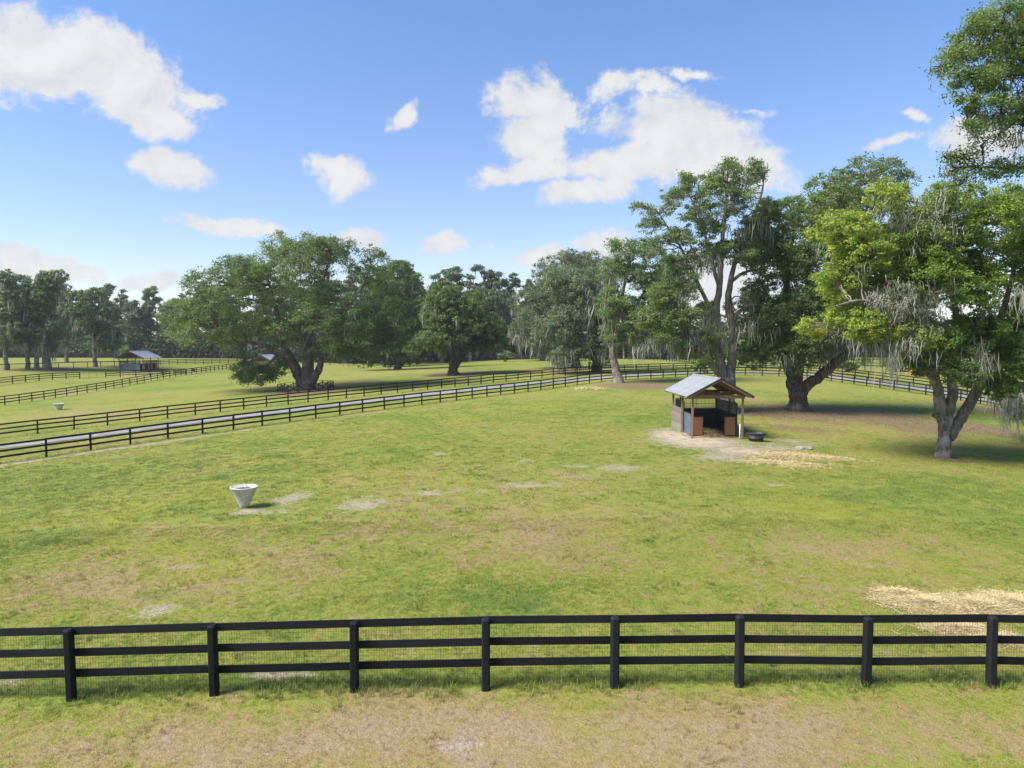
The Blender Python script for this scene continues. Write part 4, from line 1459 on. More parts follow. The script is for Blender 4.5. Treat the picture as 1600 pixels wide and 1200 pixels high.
# --- the near oak with yellow green outer boughs, right of the picture
tree('oak_tree', 'right hand oak with bright yellow green boughs, grey moss and a forked pale trunk', (1475, 714),
     [[(1474, 714, .5), (1476, 694, .4), (1477, 670, .38), (1475, 648, .37)],
      [(1477, 668, .36), (1468, 632, .34), (1464, 600, .28), (1452, 560, .22), (1425, 500, .16), (1380, 440, .10), (1340, 400, .05)],
      [(1478, 664, .34), (1488, 620, .30), (1492, 570, .24), (1494, 500, .19), (1482, 420, .13), (1470, 350, .06)],
      [(1482, 684, .34), (1502, 652, .32), (1524, 615, .29), (1541, 575, .27), (1556, 520, .2), (1580, 440, .13), (1590, 370, .06)],
      [(1474, 656, .18), (1464, 650, .17), (1458, 648, .13)],
      [(1466, 605, .16), (1440, 575, .13, -1), (1405, 545, .10, -2), (1350, 520, .06, -2)],
      [(1452, 560, .15), (1400, 500, .11, -2), (1350, 470, .08, -3), (1300, 480, .04, -3)]],
     [(1290, 492, 34, 30, .88), (1278, 518, 22, 16, .92), (1330, 452, 42, 32, .85), (1345, 500, 38, 28, .7), (1300, 365, 32, 22, .85, .8), (1345, 345, 40, 30, .8), (1390, 320, 36, 30, .85),
      (1412, 305, 22, 24, .8, .8), (1365, 395, 46, 36, .62), (1425, 385, 52, 46, .48), (1405, 450, 48, 36, .55), (1440, 520, 44, 30, .68), (1395, 520, 40, 26, .6), (1340, 425, 30, 22, .85),
      (1470, 455, 60, 48, .48), (1530, 425, 58, 56, .48), (1585, 405, 48, 56, .5), (1515, 345, 50, 40, .55), (1580, 330, 48, 44, .6), (1545, 300, 40, 25, .5, .7), (1500, 525, 58, 40, .32), (1560, 505, 58, 46, .28),
      (1475, 578, 40, 26, .12), (1440, 565, 34, 22, .2), (1520, 580, 32, 26, .1), (1590, 560, 36, 40, .14), (1555, 592, 30, 24, .2), (1620, 480, 50, 70, .4), (1640, 380, 50, 60, .5), (1500, 400, 60, 50, .4), (1460, 400, 46, 40, .5), (1315, 400, 40, 30, .85), (1290, 440, 30, 30, .85), (1350, 375, 50, 36, .75), (1330, 490, 44, 30, .8), (1470, 310, 34, 22, .65, .6), (1450, 345, 30, 26, .65, .8)],
     n=290000, size=.155, leafm='leaf_lime', barkm='bark_grey', seed=5, flare=.8, split=2, twin=.8, depth=.5, twigs=2, cat='oak tree',
     moss=[(1400, 468, 26, 16, 27, 60), (1425, 462, 22, 14, 28, 50), (1418, 532, 18, 9, 26, 50), (1435, 518, 14, 10, 24, 28), (1330, 530, 14, 8, 34, 9), (1415, 345, 24, 18, 26, 24), (1470, 335, 20, 18, 36, 18),
           (1465, 355, 14, 12, 30, 14), (1520, 560, 14, 12, 45, 16), (1395, 560, 8, 6, 60, 8), (1378, 540, 6, 6, 60, 4)], automoss=40, hang=2.8, moss_w=.045)

# --- oak standing to the right of the shed, great limb reaching right
tree('oak_tree', 'thick dark trunked oak right of the run-in shed with a great limb leaning right', (1247, 641),
     [[(1247, 641, .92), (1246, 622, .78), (1243, 606, .8), (1240, 596, .72)],
      [(1240, 600, .55), (1232, 572, .48), (1226, 545, .46), (1224, 500, .36), (1230, 430, .24), (1240, 360, .12)],
      [(1244, 603, .55), (1250, 575, .42), (1262, 520, .34), (1285, 440, .24), (1310, 350, .14), (1345, 290, .06)],
      [(1250, 612, .62), (1268, 598, .52), (1288, 582, .47), (1308, 565, .42), (1328, 548, .34), (1352, 510, .24), (1380, 440, .14)],
      [(1288, 582, .2), (1290, 588, .18), (1294, 590, .1)]],
     [(1190, 360, 36, 36), (1225, 330, 40, 34), (1265, 335, 42, 38), (1305, 305, 44, 34), (1345, 275, 36, 26, .5, .7), (1385, 262, 32, 20, .55, .45), (1410, 285, 20, 20, .5, .4), (1360, 310, 40, 30),
      (1190, 420, 38, 42), (1235, 400, 48, 46), (1290, 390, 52, 48), (1345, 370, 50, 46), (1200, 490, 44, 44, .35), (1250, 470, 52, 46, .35), (1305, 465, 50, 46, .35), (1360, 450, 50, 50, .3),
      (1215, 540, 38, 26, .5), (1270, 540, 34, 26, .3), (1390, 500, 44, 40, .25), (1185, 545, 26, 24, .5), (1320, 525, 34, 22, .3), (1400, 400, 40, 50, .35), (1248, 572, 14, 22, .5, .7)],
     n=150000, size=.205, barkm='bark_brown', seed=8, split=2, tint0=.7, twin=.6, cat='oak tree', droop=.3,
     moss=[(1236, 552, 6, 6, 40, 12), (1300, 545, 14, 8, 40, 10), (1345, 545, 8, 6, 40, 8), (1330, 520, 10, 6, 50, 8)], automoss=55, hang=.6)

# --- tall open oak behind the shed
tree('oak_tree', 'tall open oak behind the run-in shed with twin pale stems and long moss', (1137, 645),
     [[(1136, 645, .85), (1136, 622, .72), (1137, 600, .68), (1137, 588, .66)],
      [(1136, 596, .5), (1127, 570, .44), (1120, 540, .40), (1117, 500, .36), (1124, 450, .28), (1128, 390, .2), (1134, 320, .13), (1137, 262, .05)],
      [(1139, 600, .46), (1144, 560, .40), (1144, 510, .36), (1138, 470, .30), (1146, 420, .22), (1166, 360, .15), (1188, 310, .1), (1196, 262, .04)],
      [(1128, 588, .34), (1110, 568, .32), (1094, 556, .28), (1078, 530, .24), (1062, 500, .18), (1040, 470, .1)],
      [(1118, 505, .22), (1104, 470, .19), (1084, 430, .15), (1060, 380, .10), (1030, 335, .05)],
      [(1124, 450, .2), (1110, 400, .15), (1095, 345, .10), (1075, 300, .05)],
      [(1142, 440, .17), (1165, 425, .13), (1195, 420, .07)],
      [(1142, 500, .2), (1165, 480, .16), (1195, 470, .08)]],
     [(1005, 322, 20, 13, .75, .6), (1028, 342, 26, 18, .75, .75), (1042, 318, 24, 16, .75, .6), (1120, 300, 24, 22, .75, .6), (1150, 262, 12, 16, .75, .5), (1172, 300, 20, 22, .7, .6), (1150, 330, 26, 22, .7, .6), (1095, 305, 24, 20, .75, .6), (1055, 302, 24, 18, .5, .6), (1078, 285, 20, 18, .5, .6), (1108, 280, 22, 16, .5, .6), (1135, 262, 16, 18, .5, .7), (1140, 300, 24, 24, .45, .8),
      (1190, 272, 16, 24, .45, .7), (1192, 325, 22, 30, .4, .85), (1085, 330, 28, 24, .5, .8), (1112, 352, 30, 24, .45, .8), (1165, 345, 26, 28, .45, .75), (1055, 372, 34, 22, .5, .85), (1022, 378, 22, 16, .5, .6),
      (1090, 395, 36, 24, .5, .9), (1135, 400, 36, 24, .45, .9), (1045, 420, 30, 22, .5, .9), (1178, 400, 28, 28, .4, .8), (1072, 440, 30, 18, .45, .8), (1030, 460, 34, 26, .55, .9), (1015, 500, 30, 24, .6, .95), (1055, 495, 36, 30, .45, .95),
      (1090, 480, 26, 22, .5, .8), (1100, 520, 24, 20, .5, .7), (1185, 455, 30, 28, .3, .9), (1190, 505, 32, 26, .3, .9), (1165, 470, 22, 20, .35, .7), (1110, 560, 12, 16, .6, .6), (1070, 540, 26, 18, .4, .8), (1035, 530, 24, 14, .5, .8)],
     n=105000, size=.165, leafm='leaf_oak', barkm='bark_grey', seed=21, split=3, tint0=.75, twin=.3, depth=.5, clump=.44, twigs=6, cat='oak tree',
     moss=[(1078, 405, 24, 8, 40, 26), (1120, 500, 12, 16, 36, 18), (1100, 515, 12, 8, 40, 14), (1165, 360, 14, 8, 34, 12), (1185, 345, 8, 8, 40, 8), (1020, 530, 18, 6, 36, 10), (1070, 535, 16, 6, 34, 12), (1180, 510, 16, 8, 34, 12)], automoss=60, hang=.5)

# --- leaning pale trunk left of the shed, light green crown
tree('oak_tree', 'pale leaning trunk oak with light green crown beside the lane fence bend', (966, 598),
     [[(968, 598, .72), (964, 580, .58), (960, 566, .52), (957, 548, .46), (962, 510, .36), (972, 460, .26), (985, 410, .14)],
      [(958, 552, .3), (948, 525, .24), (945, 480, .16), (955, 430, .08)],
      [(960, 520, .26), (985, 490, .2), (1010, 450, .14), (1030, 420, .07)]],
     [(985, 388, 26, 16, .5, .6), (1012, 392, 26, 18, .5, .65), (958, 418, 28, 28, .62), (995, 425, 34, 28, .55), (1035, 430, 30, 28, .5, .8), (950, 470, 26, 28, .65), (985, 470, 34, 30, .5), (1025, 475, 34, 30, .5),
      (958, 512, 22, 24, .6), (1000, 515, 32, 22, .5), (1035, 515, 26, 20, .55), (965, 385, 18, 12, .5, .5), (1060, 470, 28, 30, .5, .8)],
     n=62000, size=.25, leafm='leaf_oak', barkm='bark_grey', seed=31, split=2, tint0=.6, twin=.4, clump=.8, twigs=2, cat='oak tree', moss=[(952, 500, 8, 16, 40, 14), (990, 535, 3, 3, 34, 4), (960, 470, 12, 16, 40, 10)], automoss=40, moss_len=(.6, 2), moss_w=.1)

# --- grey green pair of oaks beside the lane
tree('oak_tree', 'broad grey green oak with dark leaning trunk just behind the lane fence', (931, 583),
     [[(932, 583, .95), (932, 565, .8), (932, 545, .7), (930, 500, .5), (925, 450, .3), (915, 420, .12)],
      [(931, 566, .5), (922, 550, .42), (905, 525, .3), (880, 490, .2), (860, 460, .1)],
      [(932, 555, .4), (945, 525, .3), (955, 490, .2)]],
     [(905, 425, 36, 30, .45), (945, 440, 30, 32, .4), (870, 445, 36, 32, .5), (920, 470, 40, 36, .55), (890, 490, 40, 34, .5), (945, 500, 30, 36, .4), (860, 520, 36, 28, .5), (905, 535, 38, 26, .5), (935, 540, 26, 22, .35), (885, 552, 28, 14, .45)],
     n=72000, size=.30, leafm='leaf_grey', barkm='bark_dark', seed=41, split=2, twin=.6, droop=.6, cat='oak tree', moss=[(880, 565, 10, 6, 24, 10), (935, 555, 14, 8, 22, 12)], automoss=160, moss_len=(.8, 2.8), moss_w=.16)
tree('oak_tree', 'tall grey green oak behind the lane oaks, its dark trunk left of the leaning one', (903, 575),
     [[(900, 575, .95), (900, 560, .75), (899, 540, .65), (893, 490, .45), (888, 430, .25), (885, 395, .1)],
      [(899, 545, .4), (880, 510, .3), (850, 470, .18), (830, 440, .08)]],
     [(885, 400, 26, 16, .45, .7), (908, 412, 26, 18, .4, .8), (860, 425, 30, 26, .5), (905, 445, 36, 32, .45), (870, 462, 36, 30, .5), (835, 455, 30, 30, .45, .9), (845, 495, 34, 28, .5), (825, 515, 24, 20, .4, .9), (880, 500, 36, 30, .5), (850, 535, 30, 18, .5), (915, 400, 14, 12, .4, .5)],
     n=72000, size=.33, leafm='leaf_grey', barkm='bark_dark', seed=43, split=2, twin=.6, droop=.6, cat='oak tree', automoss=150, moss_len=(1, 3.4), moss_w=.2, moss=[(820, 525, 8, 6, 28, 10), (840, 480, 10, 8, 26, 8)])
tree('oak_tree', 'grey mossy oak at the far side of the field left of the lane oaks', (849, 564),
     [[(849, 564, 1.3), (848, 552, 1.0), (846, 530, .7), (845, 490, .4)], [(852, 560, .7), (856, 545, .5), (862, 520, .3)]],
     [(830, 500, 26, 26, .4), (860, 505, 26, 26, .45), (815, 525, 20, 18, .4), (845, 532, 28, 18, .45), (870, 540, 20, 14, .4)],
     n=18000, size=.55, leafm='leaf_grey', barkm='bark_grey', seed=45, twin=.6, cat='oak tree', automoss=110, moss_len=(1.5, 5), moss_w=.3)

# --- forked oak alone in the middle field
tree('oak_tree', 'lone round oak with a forked trunk in the middle of the far field', (710, 586),
     [[(709, 586, 1.05), (708, 575, .78), (708, 565, .72), (706, 548, .6), (703, 520, .42), (700, 480, .22)],
      [(711, 574, .62), (718, 562, .55), (727, 550, .44), (738, 530, .3), (752, 505, .16)],
      [(706, 552, .36), (694, 549, .28), (675, 540, .2), (660, 530, .1)]],
     [(700, 470, 36, 30, .45), (735, 475, 34, 28, .4), (672, 490, 32, 28, .5), (765, 495, 30, 28, .35), (705, 510, 36, 28, .45), (745, 520, 36, 26, .35), (665, 525, 32, 22, .5), (690, 540, 22, 14, .5), (775, 525, 22, 20, .3), (645, 540, 20, 14, .5, .8), (720, 500, 34, 30, .35), (740, 545, 22, 10, .3)],
     n=76000, size=.36, leafm='leaf_oak', barkm='bark_dark', seed=51, split=2, twin=.6, cat='oak tree', automoss=60, moss_len=(1, 3), moss_w=.2, droop=.3)

# --- the great spreading oak with the ring of panels
tree('oak_tree', 'great spreading oak with three stems inside the low ring of panels', (478, 609),
     [[(478, 610, 1.25), (478, 602, 1.05), (478, 596, .9), (479, 588, .8)],
      [(474, 606, .95), (467, 588, .85), (459, 572, .8), (451, 556, .66), (444, 540, .56), (438, 510, .42), (425, 460, .25), (415, 425, .1)],
      [(480, 602, .95), (481, 575, .85), (481, 545, .75), (484, 515, .6), (495, 470, .4), (510, 420, .22), (520, 385, .08)],
      [(483, 604, .75), (493, 588, .62), (499, 574, .52), (503, 560, .38)],
      [(483, 560, .5), (500, 530, .42), (530, 490, .3), (565, 450, .18), (580, 410, .08)],
      [(450, 558, .5), (436, 552, .42), (420, 543, .36), (400, 536, .3), (370, 533, .24), (345, 535, .2), (330, 536, .16)],
      [(332, 535, .16), (326, 545, .13), (318, 548, .1), (305, 541, .06)],
      [(436, 552, .3), (422, 566, .22), (408, 576, .14), (395, 585, .08)]],
     [(335, 440, 34, 26, .5, .8), (315, 470, 34, 32, .5), (296, 505, 28, 32, .55), (290, 530, 22, 22, .6), (372, 432, 34, 30, .5, .9), (365, 480, 46, 38, .5), (405, 420, 36, 30, .5), (440, 405, 40, 32, .62), (420, 465, 46, 40, .6),
      (485, 392, 40, 28, .5), (525, 400, 38, 30, .45), (475, 440, 46, 38, .5), (562, 410, 32, 28, .4, .7), (585, 430, 26, 26, .4, .65), (520, 450, 42, 36, .4, .85), (565, 465, 34, 24, .4, .6), (480, 495, 50, 36, .42), (425, 510, 40, 26, .5), (375, 515, 40, 22, .5), (345, 520, 30, 18, .55),
      (535, 505, 46, 36, .3), (575, 510, 40, 36, .28), (560, 545, 40, 26, .28), (515, 540, 26, 24, .3), (608, 525, 30, 36, .3), (455, 530, 26, 18, .4), (500, 380, 22, 12, .5, .6), (545, 385, 20, 12, .4, .5),
      (380, 578, 14, 16, .3, 2.6, 1), (373, 590, 11, 9, .3, 2.6, 0), (403, 584, 18, 13, .4, 2.8, -1), (425, 583, 16, 13, .3, 2.6, 1), (440, 568, 13, 13, .28, 2.2, -1), (378, 558, 11, 10, .35, 2, 1), (390, 592, 10, 8, .3, 2.4, 1), (412, 593, 12, 7, .3, 2.4, -1), (397, 575, 14, 9, .42, 2.4, 1.5), (345, 535, 12, 6, .5, .7, 0), (345, 406, 22, 14, .3, .6), (365, 412, 20, 14, .3, .6)],
     n=150000, size=.28, leafm='leaf_oak', barkm='bark_brown', seed=61, flare=.6, split=2, twin=.5, clump=.95, twigs=1, cat='oak tree', droop=.2,
     moss=[(472, 525, 3, 4, 26, 7), (490, 525, 4, 4, 26, 7), (354, 540, 6, 2, 16, 6), (460, 505, 8, 6, 18, 8), (425, 495, 8, 6, 14, 6)], automoss=70, moss_len=(.8, 2.5), moss_w=.13)

tree('oak_tree', 'dark green oak close behind the right side of the ringed oak', (622, 568),
     [[(622, 568, .9), (622, 552, .65), (620, 520, .5), (622, 470, .3), (626, 425, .1)], [(621, 530, .35), (645, 500, .2), (650, 470, .1)], [(621, 530, .35), (598, 500, .22), (592, 470, .1)]],
     [(618, 420, 22, 14, .3, .7), (640, 432, 18, 14, .3, .6), (600, 440, 20, 16, .3, .7), (625, 455, 32, 20, .3, .9), (650, 470, 18, 18, .3, .8), (595, 475, 30, 26, .3), (635, 490, 32, 26, .3), (600, 515, 36, 26, .25), (640, 525, 32, 26, .3), (570, 530, 30, 24, .25), (610, 548, 40, 16, .25), (655, 545, 20, 14, .4), (575, 552, 30, 12, .25)],
     n=60000, size=.44, leafm='leaf_oak', barkm='bark_dark', seed=66, split=2, twin=.6, cat='oak tree', automoss=40, moss_len=(1, 3), moss_w=.2, Y=172)

# --- right edge: an oak whose crown fills the corner, and the high boughs of a nearer one outside the frame
tree('oak_tree', 'dark oak at the right edge with long pale moss', (1625, 690),
     [[(1625, 690, .6), (1622, 670, .5), (1618, 640, .45), (1612, 600, .38), (1605, 540, .28), (1600, 470, .16)], [(1618, 640, .3), (1600, 610, .25), (1575, 590, .18), (1560, 580, .1)], [(1612, 600, .3), (1650, 550, .22), (1690, 480, .1)]],
     [(1585, 575, 36, 26, .2), (1600, 540, 46, 36, .25), (1640, 560, 46, 40, .25), (1610, 480, 50, 44, .3), (1570, 610, 22, 18, .2), (1595, 625, 26, 20, .2), (1640, 480, 50, 60, .3), (1600, 650, 22, 14, .25, .6), (1680, 520, 50, 60, .3)],
     n=60000, size=.16, leafm='leaf_lime', barkm='bark_dark', seed=71, twin=.5, cat='oak tree', droop=.5,
     moss=[(1578, 620, 8, 6, 50, 8), (1590, 620, 8, 8, 66, 9), (1570, 622, 7, 6, 34, 5)], automoss=30, hang=1.5, moss_w=.08)
tree('oak_tree', 'high open boughs of the nearest oak entering from the upper right corner', (1900, 760),
     [[(1900, 760, .62), (1895, 640, .5), (1880, 500, .45), (1850, 380, .38), (1800, 290, .3)],
      [(1860, 400, .26), (1780, 260, .2), (1700, 170, .15), (1620, 110, .11), (1560, 75, .07), (1500, 85, .03)],
      [(1800, 290, .2), (1720, 230, .15), (1640, 205, .1), (1570, 190, .06), (1520, 200, .03)],
      [(1850, 380, .2), (1760, 310, .15), (1680, 275, .1), (1600, 262, .06), (1530, 262, .03)],
      [(1800, 290, .25), (1780, 150, .18), (1740, 40, .1)]],
     [(1565, 34, 44, 32, .6, 1), (1532, 66, 42, 34, .6, 1), (1588, 78, 42, 42, .5, 1), (1495, 92, 26, 18, .5, .6), (1468, 112, 22, 10, .5, .35), (1522, 112, 36, 26, .55, .85), (1580, 128, 38, 32, .5, .9), (1530, 148, 32, 22, .5, .8), (1560, 176, 38, 22, .5, .85),
      (1510, 172, 18, 10, .45, .4), (1590, 190, 30, 18, .4, .6), (1520, 205, 26, 14, .45, .6), (1550, 225, 30, 14, .5, .4), (1500, 240, 24, 14, .5, .55), (1490, 262, 26, 12, .55, .5), (1475, 245, 12, 8, .5, .35), (1540, 262, 34, 16, .55, .6), (1590, 260, 34, 18, .6, .7), (1500, 290, 20, 10, .5, .35),
      (1640, 60, 50, 50, .45, .8), (1640, 160, 50, 40, .45, .8), (1700, 100, 60, 60, .45), (1660, 250, 50, 40, .5), (1740, 200, 60, 60, .4), (1800, 120, 70, 70, .4), (1850, 260, 70, 70, .4), (1760, 330, 60, 50, .4), (1720, 20, 60, 40, .45)],
     n=120000, size=.115, leafm='leaf_oak', barkm='bark_dark', seed=81, tint0=.6, twin=.5, depth=.4, clump=.48, twigs=5, cat='oak tree', Y=30,
     moss=[(1545, 182, 14, 4, 26, 14), (1585, 205, 8, 4, 40, 8), (1585, 150, 8, 8, 24, 8), (1595, 445, 2, 2, 60, 5)], automoss=40, moss_len=(.3, 1.1), moss_w=.05, hang=.5)

# --- mossy oaks of the far left grove
LEFT = [  # base px, base py, top py, half width px, leaf, label, seed
    (10, 578, 425, 30, 'leaf_grey', 'mossy oak at the left edge of the far grove, trunk near the picture edge', 101),
    (44, 577, 440, 26, 'leaf_far', 'slim mossy oak in the far left grove, second trunk from the picture edge', 102),
    (58, 577, 430, 22, 'leaf_grey', 'thin dark trunked oak close against the thickest trunk of the far left grove', 103),
    (73, 577, 418, 36, 'leaf_far', 'tallest thick trunked oak of the far left grove, hung with moss', 104),
    (104, 565.5, 445, 26, 'leaf_far', 'oak on the bright grass strip behind the far left grove', 105),
    (149, 573, 447, 36, 'leaf_far', 'double stemmed oak in the wire fence left of the blue panelled shed', 106),
]
for (bx, by, ty, hwp, lf, lab, sd_) in LEFT:
    g = np.random.default_rng(sd_)
    H_ = by - ty
    lob = [(bx + g.normal(0, hwp * .25), ty + 10, hwp * .5, 12, .5, .7)]
    for k in range(9):
        f = (k + .7) / 9.5
        ww = hwp * (.55 + .6 * math.sin(math.pi * min(1, f * .85 + .1)))
        lob.append((bx + g.uniform(-.8, .8) * ww, ty + 14 + f * H_ * .66, hwp * g.uniform(.45, .7), H_ * g.uniform(.085, .13), g.uniform(.35, .6), g.uniform(.6, 1)))
    kx = g.normal(0, 4)
    tree('oak_tree', lab, (bx, by), [[(bx, by, .52 if sd_ != 104 else .95), (bx - 1, by - 20, .42 if sd_ != 104 else .78), (bx + kx * .4, by - H_ * .35, .38), (bx + kx, by - H_ * .6, .32), (bx + kx, ty + 20, .1)],
                                     [(bx, by - H_ * .3, .35), (bx - hwp * .4, by - H_ * .5, .22), (bx - hwp * .6, by - H_ * .65, .08)],
                                     [(bx, by - H_ * .28, .35), (bx + hwp * .45, by - H_ * .48, .22), (bx + hwp * .7, by - H_ * .6, .08)]],
         lob, n=22000, size=.45, flare=.5, split=2, tint0=.55, leafm=lf, barkm='bark_grey', seed=sd_, twin=.5, cat='oak tree', automoss=60, moss_len=(1, 3.6), moss_w=.26, group='mossy oaks of the far left grove')

# --- woods behind: individual trees, a few shapes shared between many
def wood_variant(kind, sd_, leafm, n):
    g = np.random.default_rng(sd_)
    L3 = []
    if kind == 'round':
        for k in range(20):
            f = (k + .5) / 20
            z = 2.2 + 20.8 * f
            w_ = 6.4 * math.sin(math.pi * (.22 + .70 * f)) + .6
            a = g.uniform(0, 6.28)
            r_ = w_ * g.uniform(.2, .85)
            q_ = g.uniform(2.0, 3.4)
            L3.append((np.array([r_ * math.cos(a), r_ * math.sin(a), z]), (q_, q_, q_ * .75), g.uniform(.3, .6), g.uniform(.6, 1)))
    elif kind == 'tall':
        for k in range(14):
            f = (k + .5) / 14
            z = 6 + 19.5 * f
            w_ = 4.2 * (1 - .5 * f)
            a = g.uniform(0, 6.28)
            r_ = w_ * g.uniform(.2, 1.0)
            q_ = g.uniform(1.2, 2.3)
            L3.append((np.array([r_ * math.cos(a), r_ * math.sin(a), z]), (q_, q_, q_ * .7), g.uniform(.3, .6), g.uniform(.5, 1)))
    else:  # thin, bare topped
        for k in range(12):
            f = (k + .5) / 12
            z = 7 + 18 * f
            a = g.uniform(0, 6.28)
            r_ = (4.8 - 2 * f) * g.uniform(.2, 1.0)
            q_ = g.uniform(1.3, 2.4) * (1 - .35 * f)
            L3.append((np.array([r_ * math.cos(a), r_ * math.sin(a), z]), (q_, q_, q_ * .9), g.uniform(.4, .8), g.uniform(.35, .9)))
    V, F, T, Cs = crown_np(L3, n, .52, g, .95)
    ac = Acc()
    zt = max(l[0][2] for l in L3)
    P = catmull([(0, 0, -1), (g.normal(0, .3), g.normal(0, .3), 5), (g.normal(0, .6), g.normal(0, .6), 12), (g.normal(0, .5), g.normal(0, .5), zt)], 4)
    ac.add(*tube_np(P, np.linspace(.6, .1, len(P)), 8))
    for (c, rad_, t_, d_), cl_ in zip(L3, Cs):
        j = np.abs(P[:, 2] - (c[2] - 2.5)).argmin()
        ac.add(*branch_np(P[j], c, .18, .06, g, .06, 5, 5))
        for q_ in cl_[:5]:
            ac.add(*branch_np(c, q_, .06, .03, g, .05, 3, 4))
    bare = []
    if kind == 'thin':
        for k in range(7):
            a = g.uniform(0, 6.28)
            p0 = P[-3 - k % 3]
            ac.add(*branch_np(p0, p0 + np.array([2.2 * math.cos(a), 2.2 * math.sin(a), g.uniform(2.5, 5)]), .12, .03, g, .03, 5, 5))
    allc = np.concatenate(Cs)
    pick = allc[g.choice(len(allc), min(40, len(allc)), replace=False)]
    mV, mF, mT = moss_np(pick, g.uniform(.8, 2.6, len(pick)), g, .24, 4, .5)
    return (mesh_np('trunk', np.concatenate(ac.v), np.concatenate(ac.f), MAT['bark_grey'], True),
            mesh_np('crown', V, F, MAT[leafm], False, {'tint': T}),
            mesh_np('hanging_moss', mV, mF, MAT['moss'], False, {'tint': mT}))


VAR = {'round': [wood_variant('round', 201 + k, 'leaf_far', 26000) for k in range(4)],
       'tall': [wood_variant('tall', 211 + k, 'leaf_far', 16000) for k in range(3)],
       'thin': [wood_variant('thin', 221 + k, 'leaf_far', 10000) for k in range(2)]}


def wood_tree(name, kind, vi, px, Y, top_py, label, group, wide=1.0, rz=0.0, leafm=None):
    q_ = pt(px, 560, Y)
    z = float(terrain(q_[0], Y))
    top = CAM_H + ray(px, top_py)[2] / ray(px, top_py)[1] * Y
    sc = (top - z) / 25.5
    r = tag(empty(name, (q_[0], Y, z), rz), label, 'tree', group)
    r.scale = (sc * wide, sc * wide, sc)
    for nm, me in zip(('trunk', 'crown', 'hanging_moss'), VAR[kind][vi]):
        o = obj(nm, me, r)
        if nm == 'hanging_moss':
            o['kind'] = 'stuff'
    return r


ROWS = [
    # left of the ringed oak
    *[('L', px, Y, tp) for px, Y, tp in ((-60, 255, 440), (-15, 270, 425), (28, 262, 424), (85, 268, 425), (130, 262, 470), (165, 258, 446), (192, 266, 452), (215, 255, 468), (240, 262, 448), (268, 258, 462), (290, 250, 460), (110, 285, 470), (150, 290, 480), (185, 292, 478), (60, 292, 440), (265, 290, 480), (0, 292, 450), (135, 300, 462), (175, 300, 465), (205, 300, 470), (230, 300, 466), (285, 300, 468), (110, 300, 458))],
    # behind the ringed oak and right up to the forked oak
    *[('M', px, Y, tp) for px, Y, tp in ((325, 255, 440), (365, 262, 430), (410, 258, 425), (455, 266, 430), (500, 262, 430), (545, 258, 425), (585, 246, 432), (612, 222, 402), (640, 226, 410), (600, 200, 470), (628, 205, 470), (575, 236, 480), (540, 240, 490))],
    # behind the forked oak to the grey oaks
    *[('R', px, Y, tp) for px, Y, tp in ((660, 250, 440), (690, 236, 428), (712, 240, 418), (735, 236, 430), (757, 244, 418), (778, 240, 424), (800, 250, 430), (825, 246, 440), (855, 256, 450), (890, 262, 440), (672, 262, 460), (722, 266, 462), (770, 268, 466), (815, 268, 470), (650, 240, 460), (680, 262, 446), (745, 266, 446), (790, 272, 452), (840, 272, 450), (705, 262, 452))],
    # behind the tall oaks on the right
    *[('T', px, Y, tp) for px, Y, tp in ((935, 240, 470), (975, 230, 472), (1015, 226, 475), (1060, 222, 476), (1100, 218, 480), (1140, 222, 474), (1180, 214, 458), (1225, 216, 440), (1262, 208, 430), (1300, 222, 440), (1350, 235, 430), (1400, 238, 425), (1450, 236, 425), (1500, 236, 430), (1425, 262, 440), (1375, 262, 445), (1325, 262, 440), (1550, 238, 460), (1600, 236, 455), (1660, 236, 460), (955, 256, 480), (1035, 250, 482), (1120, 250, 484), (1200, 246, 470), (1245, 180, 470))],
]
LAB = {'L': ('tree of the far woods behind the left grove and blue panelled shed', 'far woods behind the left grove'),
       'M': ('tree of the far woods behind the spreading ringed oak', 'far woods behind the ringed oak'),
       'R': ('tree of the far woods behind the lone forked oak', 'far woods behind the forked oak'),
       'T': ('tree of the distant woods behind the tall oaks on the right', 'distant woods behind the right hand oaks')}
g = np.random.default_rng(77)
for i, (k, px, Y, tp) in enumerate(ROWS):
    kind = ('round', 'tall', 'round', 'thin', 'round', 'tall', 'thin')[i % 7]
    if k == 'M':
        kind = ('round', 'tall', 'round')[i % 3]
    if k == 'R' and tp < 432:
        kind = 'thin' if i % 2 else 'tall'
    vi = int(g.integers(len(VAR[kind])))
    kd = {'round': 'round crowned', 'tall': 'slim tall', 'thin': 'thin topped twiggy'}[kind]
    wood_tree('wood_tree', kind, vi, px, Y, tp, kd + ' ' + LAB[k][0], kd + ' trees of the ' + LAB[k][1], float(g.uniform(.8, 1.15)) * (1.25 if kind == 'round' else 1.1), float(g.uniform(0, 6.28)))


